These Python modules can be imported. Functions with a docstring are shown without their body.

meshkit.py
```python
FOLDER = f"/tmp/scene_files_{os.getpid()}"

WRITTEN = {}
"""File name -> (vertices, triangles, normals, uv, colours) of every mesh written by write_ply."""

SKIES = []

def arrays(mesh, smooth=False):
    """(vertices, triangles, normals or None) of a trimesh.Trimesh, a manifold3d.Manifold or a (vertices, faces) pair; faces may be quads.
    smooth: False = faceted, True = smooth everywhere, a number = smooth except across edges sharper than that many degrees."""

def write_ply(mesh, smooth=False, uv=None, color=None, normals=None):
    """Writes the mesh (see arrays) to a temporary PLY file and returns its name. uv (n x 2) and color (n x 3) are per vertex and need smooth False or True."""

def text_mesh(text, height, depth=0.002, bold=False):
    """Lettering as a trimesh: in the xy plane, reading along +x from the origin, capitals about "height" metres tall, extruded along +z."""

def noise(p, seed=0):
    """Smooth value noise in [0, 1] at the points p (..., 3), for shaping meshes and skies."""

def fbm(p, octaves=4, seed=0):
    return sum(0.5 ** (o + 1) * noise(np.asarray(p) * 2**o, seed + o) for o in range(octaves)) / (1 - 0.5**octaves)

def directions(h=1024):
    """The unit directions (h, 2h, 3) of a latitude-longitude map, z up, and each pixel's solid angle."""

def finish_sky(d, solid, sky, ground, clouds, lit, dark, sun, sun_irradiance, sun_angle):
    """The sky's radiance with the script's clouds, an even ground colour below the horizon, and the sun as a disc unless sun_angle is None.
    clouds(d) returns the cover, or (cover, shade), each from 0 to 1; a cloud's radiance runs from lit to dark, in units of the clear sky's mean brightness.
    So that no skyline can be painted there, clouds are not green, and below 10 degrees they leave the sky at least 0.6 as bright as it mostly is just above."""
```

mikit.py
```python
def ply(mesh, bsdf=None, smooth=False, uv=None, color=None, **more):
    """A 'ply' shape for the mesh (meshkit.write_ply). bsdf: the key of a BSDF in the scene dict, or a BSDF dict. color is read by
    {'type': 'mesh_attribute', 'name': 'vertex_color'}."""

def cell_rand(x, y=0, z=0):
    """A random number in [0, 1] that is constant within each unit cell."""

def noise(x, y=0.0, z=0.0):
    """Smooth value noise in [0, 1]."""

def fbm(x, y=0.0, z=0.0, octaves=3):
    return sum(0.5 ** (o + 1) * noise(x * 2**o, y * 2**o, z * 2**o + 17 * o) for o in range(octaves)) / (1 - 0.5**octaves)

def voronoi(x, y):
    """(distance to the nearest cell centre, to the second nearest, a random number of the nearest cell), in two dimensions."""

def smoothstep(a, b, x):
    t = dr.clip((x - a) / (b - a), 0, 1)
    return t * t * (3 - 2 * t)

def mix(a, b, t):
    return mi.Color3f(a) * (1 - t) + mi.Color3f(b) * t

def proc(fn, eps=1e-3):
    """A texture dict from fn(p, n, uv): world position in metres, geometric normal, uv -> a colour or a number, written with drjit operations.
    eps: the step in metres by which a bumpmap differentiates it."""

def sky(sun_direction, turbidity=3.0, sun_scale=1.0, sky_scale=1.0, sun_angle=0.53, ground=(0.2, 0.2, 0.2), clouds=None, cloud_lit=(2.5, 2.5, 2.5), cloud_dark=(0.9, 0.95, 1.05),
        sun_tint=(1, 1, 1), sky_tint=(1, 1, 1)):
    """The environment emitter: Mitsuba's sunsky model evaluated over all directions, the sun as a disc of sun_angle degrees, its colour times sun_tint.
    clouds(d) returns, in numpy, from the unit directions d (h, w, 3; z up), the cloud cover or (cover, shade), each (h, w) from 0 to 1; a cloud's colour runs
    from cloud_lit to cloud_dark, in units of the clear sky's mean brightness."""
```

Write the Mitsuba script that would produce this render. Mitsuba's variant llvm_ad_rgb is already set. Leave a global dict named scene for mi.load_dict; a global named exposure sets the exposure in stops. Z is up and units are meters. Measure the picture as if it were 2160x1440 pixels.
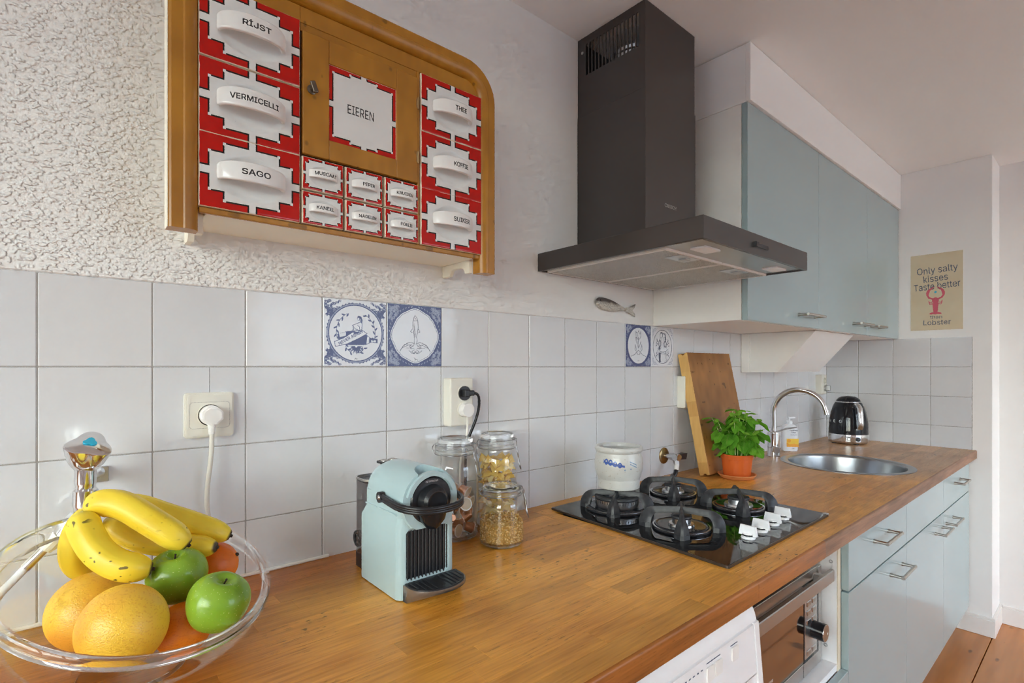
import math, random
import numpy as np, trimesh, shapely
import manifold3d as m3
import drjit as dr
import mitsuba as mi
import mikit, meshkit
from shapely.geometry import Polygon, LineString, Point, MultiPolygon
from shapely.geometry import box as sbox
from shapely import affinity

T = mi.ScalarTransform4f
random.seed(7)
RNG = np.random.default_rng(7)
PI = math.pi
scene, labels = {}, {}

# ---------------------------------------------------------------- camera, sky, exposure
CAM = np.array([0.0337, -1.1196, 1.32])
YAW, FPX = 0.86018, 1095.5
FWD = np.array([math.cos(YAW), math.sin(YAW), 0.0])
scene['camera'] = {
    'type': 'perspective', 'fov_axis': 'x', 'fov': 2 * math.degrees(math.atan(1080 / FPX)),
    'principal_point_offset_y': -53.45 / 1440, 'near_clip': 0.01, 'far_clip': 200.0,
    'to_world': T().look_at(origin=CAM.tolist(), target=(CAM + FWD).tolist(), up=[0, 0, 1])}
# a bright hazy sky, the sun itself behind haze on the left of the house
scene['sky'] = mikit.sky(sun_direction=(-0.80, -0.50, 0.46), turbidity=5.0, sun_scale=0.0, sky_scale=1.0, ground=(0.36, 0.355, 0.345), sky_tint=(0.835, 1.0, 1.19),
                         clouds=lambda d: 0.45 + 0.0 * d[..., 2], cloud_lit=(1.95, 2.05, 2.2), cloud_dark=(1.2, 1.25, 1.3))
exposure = 4.62

# ---------------------------------------------------------------- key numbers of the room (metres)
ZT = 0.907           # worktop top
YF = -0.672          # worktop front edge
ZC = 2.358           # ceiling
XW = 3.4605          # tiled right wall
P = 0.152            # tile pitch
ZH = 1.32            # tile joint at eye level

# ---------------------------------------------------------------- helpers
used = set()


def key(name, parent=None):
    base = f'{parent}__{name}' if parent else name
    k, n = base, 0
    while k in used:
        n += 1
        k = f'{base}_{n:03d}'
    used.add(k)
    return k


def tag(k, label=None, cat=None, group=None, kind=None):
    d = labels.setdefault(k, {})
    for a, b in (('label', label), ('category', cat), ('group', group), ('kind', kind)):
        if b:
            d[a] = b
    if not d:
        labels.pop(k)
    return k


def thing(name, label, cat, group=None):
    return tag(key(name), label, cat, group)


def add(name, mesh, mat, parent=None, smooth=False, label=None, cat=None, group=None, kind=None, uv=None, color=None, tw=None, **more):
    k = key(name, parent)
    d = mesh if isinstance(mesh, dict) else mikit.ply(mesh, mat, smooth=smooth, uv=uv, color=color, **more)
    if tw is not None:
        d = {**d, 'to_world': tw}
    scene[k] = d
    return tag(k, label, cat, group, kind)


def cat_(*ms):
    ms = [m for a in ms for m in (a if isinstance(a, (list, tuple)) else [a])]
    return trimesh.util.concatenate(ms)


def hull(pts):
    m = m3.Manifold.hull_points(np.asarray(pts, float)).to_mesh()
    return trimesh.Trimesh(np.array(m.vert_properties[:, :3]), np.array(m.tri_verts), process=False)


def bx(x0, x1, y0, y1, z0, z1, b=0.001):
    """A box with chamfered edges."""
    x0, x1 = sorted((x0, x1)); y0, y1 = sorted((y0, y1)); z0, z1 = sorted((z0, z1))
    if b <= 0:
        return trimesh.creation.box(bounds=[[x0, y0, z0], [x1, y1, z1]])
    b = min(b, (x1 - x0) / 2.5, (y1 - y0) / 2.5, (z1 - z0) / 2.5)
    pts = []
    for x, sx in ((x0, 1), (x1, -1)):
        for y, sy in ((y0, 1), (y1, -1)):
            for z, sz in ((z0, 1), (z1, -1)):
                pts += [(x + sx * b, y + sy * b, z), (x + sx * b, y, z + sz * b), (x, y + sy * b, z + sz * b)]
    return hull(pts)


def rbox(x0, x1, y0, y1, z0, z1, r, n=3):
    """A box with rounded edges (hull of spheres)."""
    s = trimesh.creation.icosphere(subdivisions=n - 1, radius=r).vertices
    pts = [s + np.array([x, y, z]) for x in (x0 + r, x1 - r) for y in (y0 + r, y1 - r) for z in (z0 + r, z1 - r)]
    return hull(np.vstack(pts))


def tom(m):
    return m3.Manifold(m3.Mesh(np.asarray(m.vertices, np.float32), np.asarray(m.faces, np.uint32)))


def fromm(M):
    m = M.to_mesh()
    return trimesh.Trimesh(np.array(m.vert_properties[:, :3]), np.array(m.tri_verts), process=False)


def cut(a, *bs):
    M = tom(a)
    for b in bs:
        M = M - tom(b)
    return fromm(M)


def join(*ms):
    M = tom(ms[0])
    for b in ms[1:]:
        M = M + tom(b)
    return fromm(M)


def move(m, t=(0, 0, 0), rx=0, ry=0, rz=0, s=1.0):
    m = m.copy()
    if s != 1.0:
        m.apply_scale(s)
    for a, ax in ((rx, (1, 0, 0)), (ry, (0, 1, 0)), (rz, (0, 0, 1))):
        if a:
            m.apply_transform(trimesh.transformations.rotation_matrix(math.radians(a), ax))
    m.apply_translation(t)
    return m


def lathe(prof, n=48, c=(0, 0, 0)):
    """Revolve (r, z) points about the z axis."""
    prof = [(max(r, 0.0), z) for r, z in prof]
    v, rows = [], []
    a = np.arange(n) * 2 * PI / n
    for r, z in prof:
        if r < 1e-7:
            rows.append([len(v)] * n); v.append((0, 0, z))
        else:
            rows.append(list(range(len(v), len(v) + n)))
            v += [(r * math.cos(t), r * math.sin(t), z) for t in a]
    f = []
    for A, B in zip(rows[:-1], rows[1:]):
        for i in range(n):
            j = (i + 1) % n
            if A[i] != A[j]:
                f.append((A[i], A[j], B[j]))
            if B[i] != B[j]:
                f.append((A[i], B[j], B[i]))
    m = trimesh.Trimesh(np.array(v, float), np.array(f), process=False)
    m.apply_translation(c)
    return m


def solid(prof, n=48, c=(0, 0, 0)):
    """lathe of a closed outline that starts and ends on the axis (going up on the outside)."""
    return lathe(prof, n, c)


def spline(pts, n=8, closed=False):
    from scipy.interpolate import CubicSpline
    p = np.asarray(pts, float)
    if closed:
        p = np.vstack([p, p[:1]])
    t = np.r_[0, np.cumsum(np.linalg.norm(np.diff(p, axis=0), axis=1))]
    cs = CubicSpline(t, p, bc_type='periodic' if closed else 'natural')
    tt = np.linspace(0, t[-1], n * (len(p) - 1) + 1)
    q = cs(tt)
    return q[:-1] if closed else q


def tube(path, r, n=10, closed=False, flat=None, caps=True, up=None):
    """Sweep a circle (or an ellipse r x r*flat) along a path; r may be one radius per point."""
    p = np.asarray(path, float)
    k = len(p)
    r = np.broadcast_to(np.asarray(r, float), (k,))
    if closed:
        d = np.roll(p, -1, 0) - np.roll(p, 1, 0)
    else:
        d = np.gradient(p, axis=0)
    d /= np.linalg.norm(d, axis=1, keepdims=True)
    u = np.array([0, 0, 1.0]) if abs(d[0][2]) < 0.9 else np.array([1.0, 0, 0])
    if up is not None:
        u = np.asarray(up, float)
    a = np.cross(d[0], u); a /= np.linalg.norm(a)
    v = []
    th = np.arange(n) * 2 * PI / n
    for i in range(k):
        a = a - d[i] * (a @ d[i]); a /= np.linalg.norm(a)
        b = np.cross(d[i], a)
        v.append(p[i] + r[i] * (np.cos(th)[:, None] * a + (flat or 1) * np.sin(th)[:, None] * b))
    v = np.vstack(v)
    f = []
    for i in range(k if closed else k - 1):
        A, B = i * n, ((i + 1) % k) * n
        for j in range(n):
            l = (j + 1) % n
            f += [(A + j, A + l, B + l), (A + j, B + l, B + j)]
    if not closed and caps:
        v = np.vstack([v, p[:1], p[-1:]])
        for j in range(n):
            l = (j + 1) % n
            f += [(k * n, l, j), (k * n + 1, (k - 1) * n + j, (k - 1) * n + l)]
    return trimesh.Trimesh(v, np.array(f), process=False)


def cyl(p0, p1, r, n=24, r1=None):
    p0, p1 = np.asarray(p0, float), np.asarray(p1, float)
    return tube(np.array([p0, p1]), [r, r if r1 is None else r1], n)


def extr(poly, h):
    """Extrude a shapely polygon (or several) along +z."""
    gs = getattr(poly, 'geoms', [poly])
    return trimesh.util.concatenate([trimesh.creation.extrude_polygon(g, h, engine='earcut') for g in gs if g.area > 1e-10])


def rr(x0, x1, y0, y1, r, q=6):
    return sbox(x0 + r, y0 + r, x1 - r, y1 - r).buffer(r, quad_segs=q)


# planes: how an xy drawing is put on a surface
def on_back(m, x, y, z):          # faces -y, reads along +x, up = +z
    m = m.copy(); v = m.vertices.copy()
    m.vertices = np.c_[v[:, 0] + x, -v[:, 2] + y, v[:, 1] + z]
    return m


def on_right(m, x, y, z):         # faces -x, reads along -y, up = +z
    m = m.copy(); v = m.vertices.copy()
    m.vertices = np.c_[-v[:, 2] + x, -v[:, 0] + y, v[:, 1] + z]
    return m


def side(poly, x0, x1):
    """Extrude a polygon drawn in (y, z) from x0 to x1."""
    m = extr(poly, x1 - x0)
    v = m.vertices.copy()
    m.vertices = np.c_[v[:, 2] + x0, v[:, 0], v[:, 1]]
    return m


def text(s, h, depth=0.0004, bold=False, center=True, width=None):
    m = meshkit.text_mesh(s, h, depth, bold)
    b = m.bounds
    if width:
        v = m.vertices.copy(); v[:, 0] *= width / (b[1, 0] - b[0, 0]); m.vertices = v
        b = m.bounds
    if center:
        m.apply_translation([-(b[0, 0] + b[1, 0]) / 2, -h / 2, 0])
    return m


def dup(root, tw, label=None, group=None):
    """A copy of a thing with its parts and sub-parts under the next number."""
    src = labels[root]
    k = tag(key(root), label or src.get('label'), src.get('category'), group or src.get('group'))
    for q in [q for q in list(scene) if q == root or q.startswith(root + '__')]:
        nk = k + q[len(root):]
        used.add(nk)
        scene[nk] = {**scene[q], 'to_world': tw}
        if q != root and q in labels:
            labels[nk] = dict(labels[q])
    return k


# ---------------------------------------------------------------- materials
def rgb(*c):
    return {'type': 'rgb', 'value': list(c[0] if len(c) == 1 else c)}


def mat(name, color, rough=0.5, metal=0.0, spec=0.5, bump=None, bscale=None, **kw):
    col = color if isinstance(color, dict) else rgb(color)
    b = {'type': 'principled', 'base_color': col, 'roughness': rough, 'metallic': metal, 'specular': spec, **kw}
    if bump is not None:
        b = {'type': 'bumpmap', 'arbitrary': bump, 'scale': bscale or 1.0, 'bsdf': b}
    scene[name] = {'type': 'twosided', 'bsdf': b}
    return name


C3 = mi.Color3f
noise, fbm, mix, sstep = mikit.noise, mikit.fbm, mikit.mix, mikit.smoothstep


def plaster_bump(p, n, uv):
    a = fbm(p.x * 190, p.y * 190, p.z * 190, 2)
    b = noise(p.x * 95 + 7, p.y * 95, p.z * 95)
    return sstep(0.45, 0.75, a) * 0.8 + b * 0.35


def tile_bump(p, n, uv):
    return noise(p.x * 16, p.y * 16, p.z * 16) + 0.35 * noise(p.x * 45, p.y * 45, p.z * 45)


def ceil_bump(p, n, uv):
    return fbm(p.x * 110, p.y * 110, p.z * 110, 2)


mat('m_plaster', (0.81, 0.805, 0.79), 0.75, spec=0.3, bump=mikit.proc(plaster_bump, 4e-4), bscale=0.0032)
mat('m_plain_wall', (0.85, 0.845, 0.83), 0.7, spec=0.3)
mat('m_ceiling', (0.87, 0.865, 0.85), 0.85, spec=0.2, bump=mikit.proc(ceil_bump, 5e-4), bscale=0.0012)
mat('m_tile', (0.655, 0.668, 0.69), 0.12, spec=0.5, bump=mikit.proc(tile_bump, 1e-3), bscale=0.0008)
mat('m_tile_warm', (0.668, 0.672, 0.682), 0.12, spec=0.5, bump=mikit.proc(tile_bump, 1e-3), bscale=0.0008)
mat('m_grout', (0.34, 0.33, 0.315), 0.9)
mat('m_caulk', (0.80, 0.79, 0.75), 0.4)
mat('m_white', (0.82, 0.81, 0.785), 0.35)
mat('m_white_gloss', (0.83, 0.835, 0.85), 0.18)
mat('m_melamine', (0.80, 0.785, 0.75), 0.4)
mat('m_cream', (0.82, 0.78, 0.66), 0.45)
mat('m_socket', (0.72, 0.70, 0.62), 0.35)
mat('m_socket_white', (0.80, 0.79, 0.77), 0.3)
mat('m_chipboard', (0.66, 0.58, 0.44), 0.8)
mat('m_dark', (0.012, 0.012, 0.013), 0.6)
mat('m_black_plastic', (0.014, 0.015, 0.018), 0.28)
mat('m_black_gloss', (0.008, 0.009, 0.012), 0.06)
mat('m_mirror_dark', (0.46, 0.40, 0.36), 0.04, metal=1.0)
mat('m_black_glass', (0.004, 0.004, 0.005), 0.015, spec=0.95)
mat('m_chrome', (0.80, 0.81, 0.82), 0.06, metal=1.0)
mat('m_steel', (0.60, 0.61, 0.62), 0.22, metal=1.0)
mat('m_sink_steel', (0.40, 0.41, 0.42), 0.26, metal=1.0)
mat('m_steel_satin', (0.55, 0.55, 0.54), 0.33, metal=1.0)
mat('m_aluminium', (0.70, 0.72, 0.74), 0.30, metal=1.0)
mat('m_handle', (0.56, 0.54, 0.50), 0.30, metal=1.0)
mat('m_brass', (0.45, 0.32, 0.16), 0.3, metal=1.0)
mat('m_blue_front', (0.335, 0.43, 0.445), 0.14, spec=0.5)
mat('m_blue_edge', (0.36, 0.53, 0.55), 0.3)
mat('m_machine_blue', (0.375, 0.505, 0.53), 0.15, clearcoat=0.4)
mat('m_hood', (0.115, 0.108, 0.105), 0.30, metal=0.85)
mat('m_knob_white', (0.84, 0.86, 0.89), 0.22)
mat('m_grey_metal', (0.30, 0.28, 0.27), 0.32, metal=0.8)
mat('m_red_lobster', (0.62, 0.12, 0.17), 0.8)
mat('m_ink', (0.10, 0.115, 0.17), 0.8)
mat('m_ink_black', (0.012, 0.012, 0.013), 0.35)
mat('m_delft', (0.055, 0.07, 0.19), 0.25)
mat('m_delft_pale', (0.30, 0.34, 0.46), 0.25)
mat('m_delft_white', (0.70, 0.73, 0.78), 0.2)
mat('m_cord_white', (0.70, 0.68, 0.62), 0.45)
mat('m_terracotta', (0.62, 0.235, 0.075), 0.65)
mat('m_orange_pot', (0.60, 0.115, 0.022), 0.28)
mat('m_soil', (0.035, 0.022, 0.014), 1.0)
mat('m_stem', (0.42, 0.50, 0.20), 0.6)
mat('m_soap', (0.78, 0.80, 0.84), 0.3)
mat('m_label_orange', (0.80, 0.36, 0.04), 0.4)
mat('m_label_yellow', (0.85, 0.55, 0.06), 0.4)
mat('m_cyan', (0.02, 0.42, 0.62), 0.3)
mat('m_copper', (0.56, 0.26, 0.155), 0.30, metal=0.9)
mat('m_capsule_lid', (0.62, 0.50, 0.37), 0.35, metal=0.3)
mat('m_capsule_rim', (0.80, 0.76, 0.72), 0.3, metal=0.4)
mat('m_pasta', (0.80, 0.55, 0.12), 0.55)
mat('m_pasta_pale', (0.84, 0.68, 0.30), 0.55)
mat('m_grain', {'type': 'mesh_attribute', 'name': 'vertex_color'}, 0.7)
mat('m_wire', (0.42, 0.43, 0.45), 0.25, metal=1.0)
mat('m_rubber', (0.70, 0.70, 0.68), 0.5)
mat('m_frame', (0.78, 0.77, 0.75), 0.4)
scene['m_glass'] = {'type': 'dielectric', 'int_ior': 1.5, 'ext_ior': 1.0}
scene['m_jar_glass'] = {'type': 'thindielectric', 'int_ior': 1.72, 'specular_transmittance': rgb(0.95, 0.965, 0.95)}
scene['m_tank'] = {'type': 'thindielectric', 'int_ior': 1.5, 'specular_transmittance': rgb(0.62, 0.62, 0.63)}


def cast_col(p, n, uv):
    return mix((0.016, 0.018, 0.022), (0.035, 0.037, 0.042), noise(p.x * 120, p.y * 120, p.z * 120))


mat('m_cast_iron', mikit.proc(cast_col), 0.42, spec=0.5, bump=mikit.proc(lambda p, n, uv: noise(p.x * 900, p.y * 900, p.z * 900), 3e-4), bscale=0.00012)


def wood_worktop(c, off, dark=0.55):
    lo, hi = tuple(v * dark for v in c), tuple(v * k for v, k in zip(c, (1.28, 1.33, 1.42)))

    def fn(p, n, uv):
        g = fbm(p.x * 9 + off * 3.1, p.y * 70 + off, p.z * 70, 3)
        streak = noise(p.x * 22 + off, p.y * 420 + off * 5, p.z * 420)
        pore = sstep(0.80, 0.95, noise(p.x * 60 + off * 7, p.y * 900, p.z * 900 + off))
        blot = fbm(p.x * 5, p.y * 6, p.z * 6, 2)
        t = dr.clip(0.75 * (g - 0.5) + 0.30 * (streak - 0.5) + 0.9 * (blot - 0.5) + 0.5, 0, 1)
        col = mix(lo, hi, t)
        return col * (1 - 0.45 * pore)
    return mikit.proc(fn)




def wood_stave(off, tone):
    """Oiled oak: darker and redder at the back left, golden by the hob, greyer near the sink; tone differs per stave."""
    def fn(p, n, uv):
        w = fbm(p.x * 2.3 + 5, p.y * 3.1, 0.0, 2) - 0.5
        red = sstep(0.75, 0.15, p.x + 0.9 * w + 1.25 * dr.maximum(0, -0.30 - p.y) - 0.35 * sstep(-0.22, -0.02, p.y))  # red and grey zones: finish wear, partly light and reflection put into the colour
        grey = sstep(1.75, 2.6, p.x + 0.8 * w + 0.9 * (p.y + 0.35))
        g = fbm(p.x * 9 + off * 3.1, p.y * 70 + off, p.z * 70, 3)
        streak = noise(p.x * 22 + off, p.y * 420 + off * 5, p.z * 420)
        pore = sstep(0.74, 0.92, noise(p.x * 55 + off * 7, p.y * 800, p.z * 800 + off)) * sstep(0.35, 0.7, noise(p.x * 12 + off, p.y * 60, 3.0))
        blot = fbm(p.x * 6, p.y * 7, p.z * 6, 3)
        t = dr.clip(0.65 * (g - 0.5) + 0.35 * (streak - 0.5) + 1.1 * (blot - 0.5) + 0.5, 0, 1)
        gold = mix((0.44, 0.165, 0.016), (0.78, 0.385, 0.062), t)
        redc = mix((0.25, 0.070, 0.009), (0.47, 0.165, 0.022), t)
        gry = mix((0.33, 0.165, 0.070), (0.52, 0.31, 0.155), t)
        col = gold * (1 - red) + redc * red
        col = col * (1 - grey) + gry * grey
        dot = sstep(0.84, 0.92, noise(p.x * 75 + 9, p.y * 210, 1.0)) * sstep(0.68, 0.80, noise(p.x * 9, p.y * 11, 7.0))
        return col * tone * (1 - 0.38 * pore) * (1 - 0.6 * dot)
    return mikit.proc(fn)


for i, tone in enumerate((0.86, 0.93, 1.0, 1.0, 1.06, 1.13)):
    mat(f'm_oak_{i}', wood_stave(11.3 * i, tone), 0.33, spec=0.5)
mat('m_oak_front', wood_worktop((0.36, 0.115, 0.020), 71.0), 0.33)  # darker red than the top, partly this face's shade put into the colour
mat('m_oak_front_worn', wood_worktop((0.30, 0.145, 0.075), 31.0), 0.45)


def cab_wood(p, n, uv):
    g = fbm(p.x * 12, p.y * 60, p.z * 12, 3)
    s = noise(p.x * 90, p.y * 90, p.z * 14)
    sp = sstep(0.86, 0.95, noise(p.x * 70 + 3, p.y * 70, p.z * 45))
    return mix((0.24, 0.088, 0.005), (0.46, 0.205, 0.016), dr.clip(g * 0.85 + s * 0.25, 0, 1)) * (1 - 0.45 * sp)


mat('m_cab_wood', mikit.proc(cab_wood), 0.30, clearcoat=0.3)
mat('m_cab_dark', (0.10, 0.032, 0.008), 0.5)


def board_wood(p, n, uv):
    b = fbm(p.x * 9 + 3, p.y * 9, p.z * 7, 3)
    g = noise(p.x * 60, p.y * 60, p.z * 9)
    sp = sstep(0.83, 0.93, noise(p.x * 60, p.y * 60, p.z * 60))
    return mix((0.15, 0.052, 0.011), (0.47, 0.215, 0.058), dr.clip(b * 1.15 + 0.2 * g - 0.2, 0, 1)) * (1 - 0.5 * sp)


def board_side(p, n, uv):
    k = mikit.cell_rand(dr.floor(p.z * 17 + p.y * 3), 3, 1)
    g = noise(p.x * 30, p.y * 220, p.z * 30)
    return mix((0.52, 0.26, 0.065), (0.70, 0.43, 0.14), dr.clip(0.6 * k + 0.4 * g, 0, 1))


mat('m_board', mikit.proc(board_wood), 0.45)
mat('m_board_side', mikit.proc(board_side), 0.5)


def floor_wood(p, n, uv):
    k = mikit.cell_rand(dr.floor((p.y + 0.7275) / 0.19), 5, 2)
    g = fbm(p.x * 3 + k * 50, p.y * 35, 0.0, 3)
    kn = sstep(0.87, 0.94, noise(p.x * 9 + 31, p.y * 26 + k * 9, 2.0))
    c = mix((0.36, 0.115, 0.020), (0.56, 0.22, 0.055), dr.clip(g * 0.9 + k * 0.3, 0, 1))
    return c * (1 - 0.65 * kn)


mat('m_floor', mikit.proc(floor_wood), 0.28, clearcoat=0.3)
# ================================================================ the room
XL, YB, XR = -1.5, -3.6, 3.70
S = dict(kind='structure')
poly = Polygon([(0.003, 0), (0.003, 1.4705), (-0.001, 1.473), (-0.001, ZC), (0.16, ZC), (0.16, 0)])
add('wall_back', side(poly, XL, 3.95), 'm_plaster', **S)
add('grout', bx(XL, XW + 0.003, 0.0018, 0.0035, 0.862, 1.4705, 0), 'm_grout', 'wall_back', label='grey grout between the back wall tiles')
tile_rows = [(ZH + 0.001, ZH + 0.1505), (ZH - P + 0.001, ZH - 0.001), (ZH - 2 * P + 0.001, ZH - P - 0.001), (ZT - 0.03, ZH - 2 * P - 0.001)]
tile_ply = {}


def tile_shape(w, h, ax):
    k = (round(w, 4), round(h, 4), ax)
    if k not in tile_ply:
        tile_ply[k] = bx(-w / 2, w / 2, 0, 0.006, -h / 2, h / 2, 0.0012) if ax == 'y' else bx(0, 0.006, -w / 2, w / 2, -h / 2, h / 2, 0.0012)
        tile_ply[k] = (tile_ply[k], {})
    return tile_ply[k]


def tile_entry(w, h, ax, m):
    mesh, by = tile_shape(w, h, ax)
    if m not in by:
        by[m] = mikit.ply(mesh, m)
    return by[m]


deco_cols = {3: 0, 4: 1, 10: 2, 11: 3}
deco_spots = {}
for n in range(-4, 23):
    x0, x1 = n * P + 0.001, min((n + 1) * P - 0.001, XW)
    for r, (z0, z1) in enumerate(tile_rows):
        if r == 0 and n in deco_cols:
            deco_spots[deco_cols[n]] = ((x0 + x1) / 2, (z0 + z1) / 2)
            continue
        cx, cz, w, h = (x0 + x1) / 2, (z0 + z1) / 2, x1 - x0, z1 - z0
        j = [(random.random() - 0.5) * 0.0005 for _ in range(2)]
        m = 'm_tile' if random.random() < 0.7 else 'm_tile_warm'
        if n == 1 and r == 1:       # the tile cut for the socket
            t = cut(bx(x0, x1, 0, 0.006, z0, z1, 0.0012), bx(0.2408, 0.2418, -1, 0.004, 1.262, 1.4, 0), bx(0.2408, 0.258, -1, 0.004, 1.2695, 1.2715, 0))
            add('tile', t, m, 'wall_back', label='white tile with a saw cut above the socket')
            continue
        add('tile', tile_entry(w, h, 'y', m), None, 'wall_back', tw=T().translate([cx, 0.0002 + j[0], cz]))
# right wall (a pier) with its own tiles
add('wall_right', bx(XW + 0.003, 3.95, -0.7276, 0.16, 0, ZC, 0.002), 'm_plain_wall', **S)
add('grout', bx(XW + 0.0018, XW + 0.004, -0.6545, 0, 0.862, 1.4705, 0), 'm_grout', 'wall_right', label='grey grout between the right wall tiles')
PR = 0.1632
for c in range(4):
    y1, y0 = -c * PR - 0.0012, -(c + 1) * PR + 0.0012
    for r, (z0, z1) in enumerate(tile_rows):
        m = 'm_tile' if random.random() < 0.6 else 'm_tile_warm'
        add('tile', tile_entry(y1 - y0, z1 - z0, 'x', m), None, 'wall_right', tw=T().translate([XW + 0.0001 + random.random() * 0.0004, (y0 + y1) / 2, (z0 + z1) / 2]))
add('wall_recess', bx(XR, XR + 0.25, YB, -0.7276, 0, ZC, 0), 'm_plain_wall', **S)
# left wall with a window, rear wall with an unseen window added for fill
wl = cut(bx(XL - 0.2, XL, YB - 0.2, 0.16, 0, ZC, 0), bx(XL - 1, XL + 1, -2.75, -0.32, 0.92, 2.27, 0))
add('wall_left', wl, 'm_plain_wall', **S)
wr = cut(bx(XL, XR + 0.25, YB - 0.2, YB, 0, ZC, 0), bx(1.2, 3.3, YB - 1, YB + 1, 0.5, 2.26, 0))
add('wall_rear', wr, 'm_plain_wall', **S)


def window_frame(n, ax, a0, a1, z0, z1, at, bars):
    w = 0.055
    ps = [bx(a0, a1, -0.03, 0.03, z0, z0 + w), bx(a0, a1, -0.03, 0.03, z1 - w, z1), bx(a0, a0 + w, -0.03, 0.03, z0, z1), bx(a1 - w, a1, -0.03, 0.03, z0, z1)]
    ps += [bx(b - 0.035, b + 0.035, -0.03, 0.03, z0, z1) for b in bars] + [bx(a0, a1, -0.02, 0.02, z1 - 0.40, z1 - 0.35)]
    m = cat_(ps)
    if ax == 'x':
        v = m.vertices.copy(); m = trimesh.Trimesh(np.c_[v[:, 1] + at, v[:, 0], v[:, 2]], m.faces[:, ::-1], process=False)
    else:
        m.apply_translation([0, at, 0])
    add(f'window_{n}', m, 'm_frame', **S)


window_frame(1, 'x', -2.75, -0.32, 0.92, 2.27, XL - 0.06, [-1.95, -1.2])
window_frame(2, 'y', 1.2, 3.3, 0.5, 2.26, YB - 0.06, [2.25])  # unseen rear window, added to light the cabinet fronts
add('ceiling', bx(XL, 3.95, YB, 0.16, ZC, ZC + 0.15, 0), 'm_ceiling', **S)
add('floor', bx(XL, 3.95, YB, 0.16, -0.12, -0.022, 0), 'm_dark', **S)
y = -0.7275
ys = [y + 0.2 * i for i in range(-14, 4)]
for y0 in ys:
    add('floorboard', bx(XL, XR, max(y0 - 0.2, YB) + 0.0018, min(y0, 0) - 0.0018, -0.022, 0, 0.0015), 'm_floor', 'floor')
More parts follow.
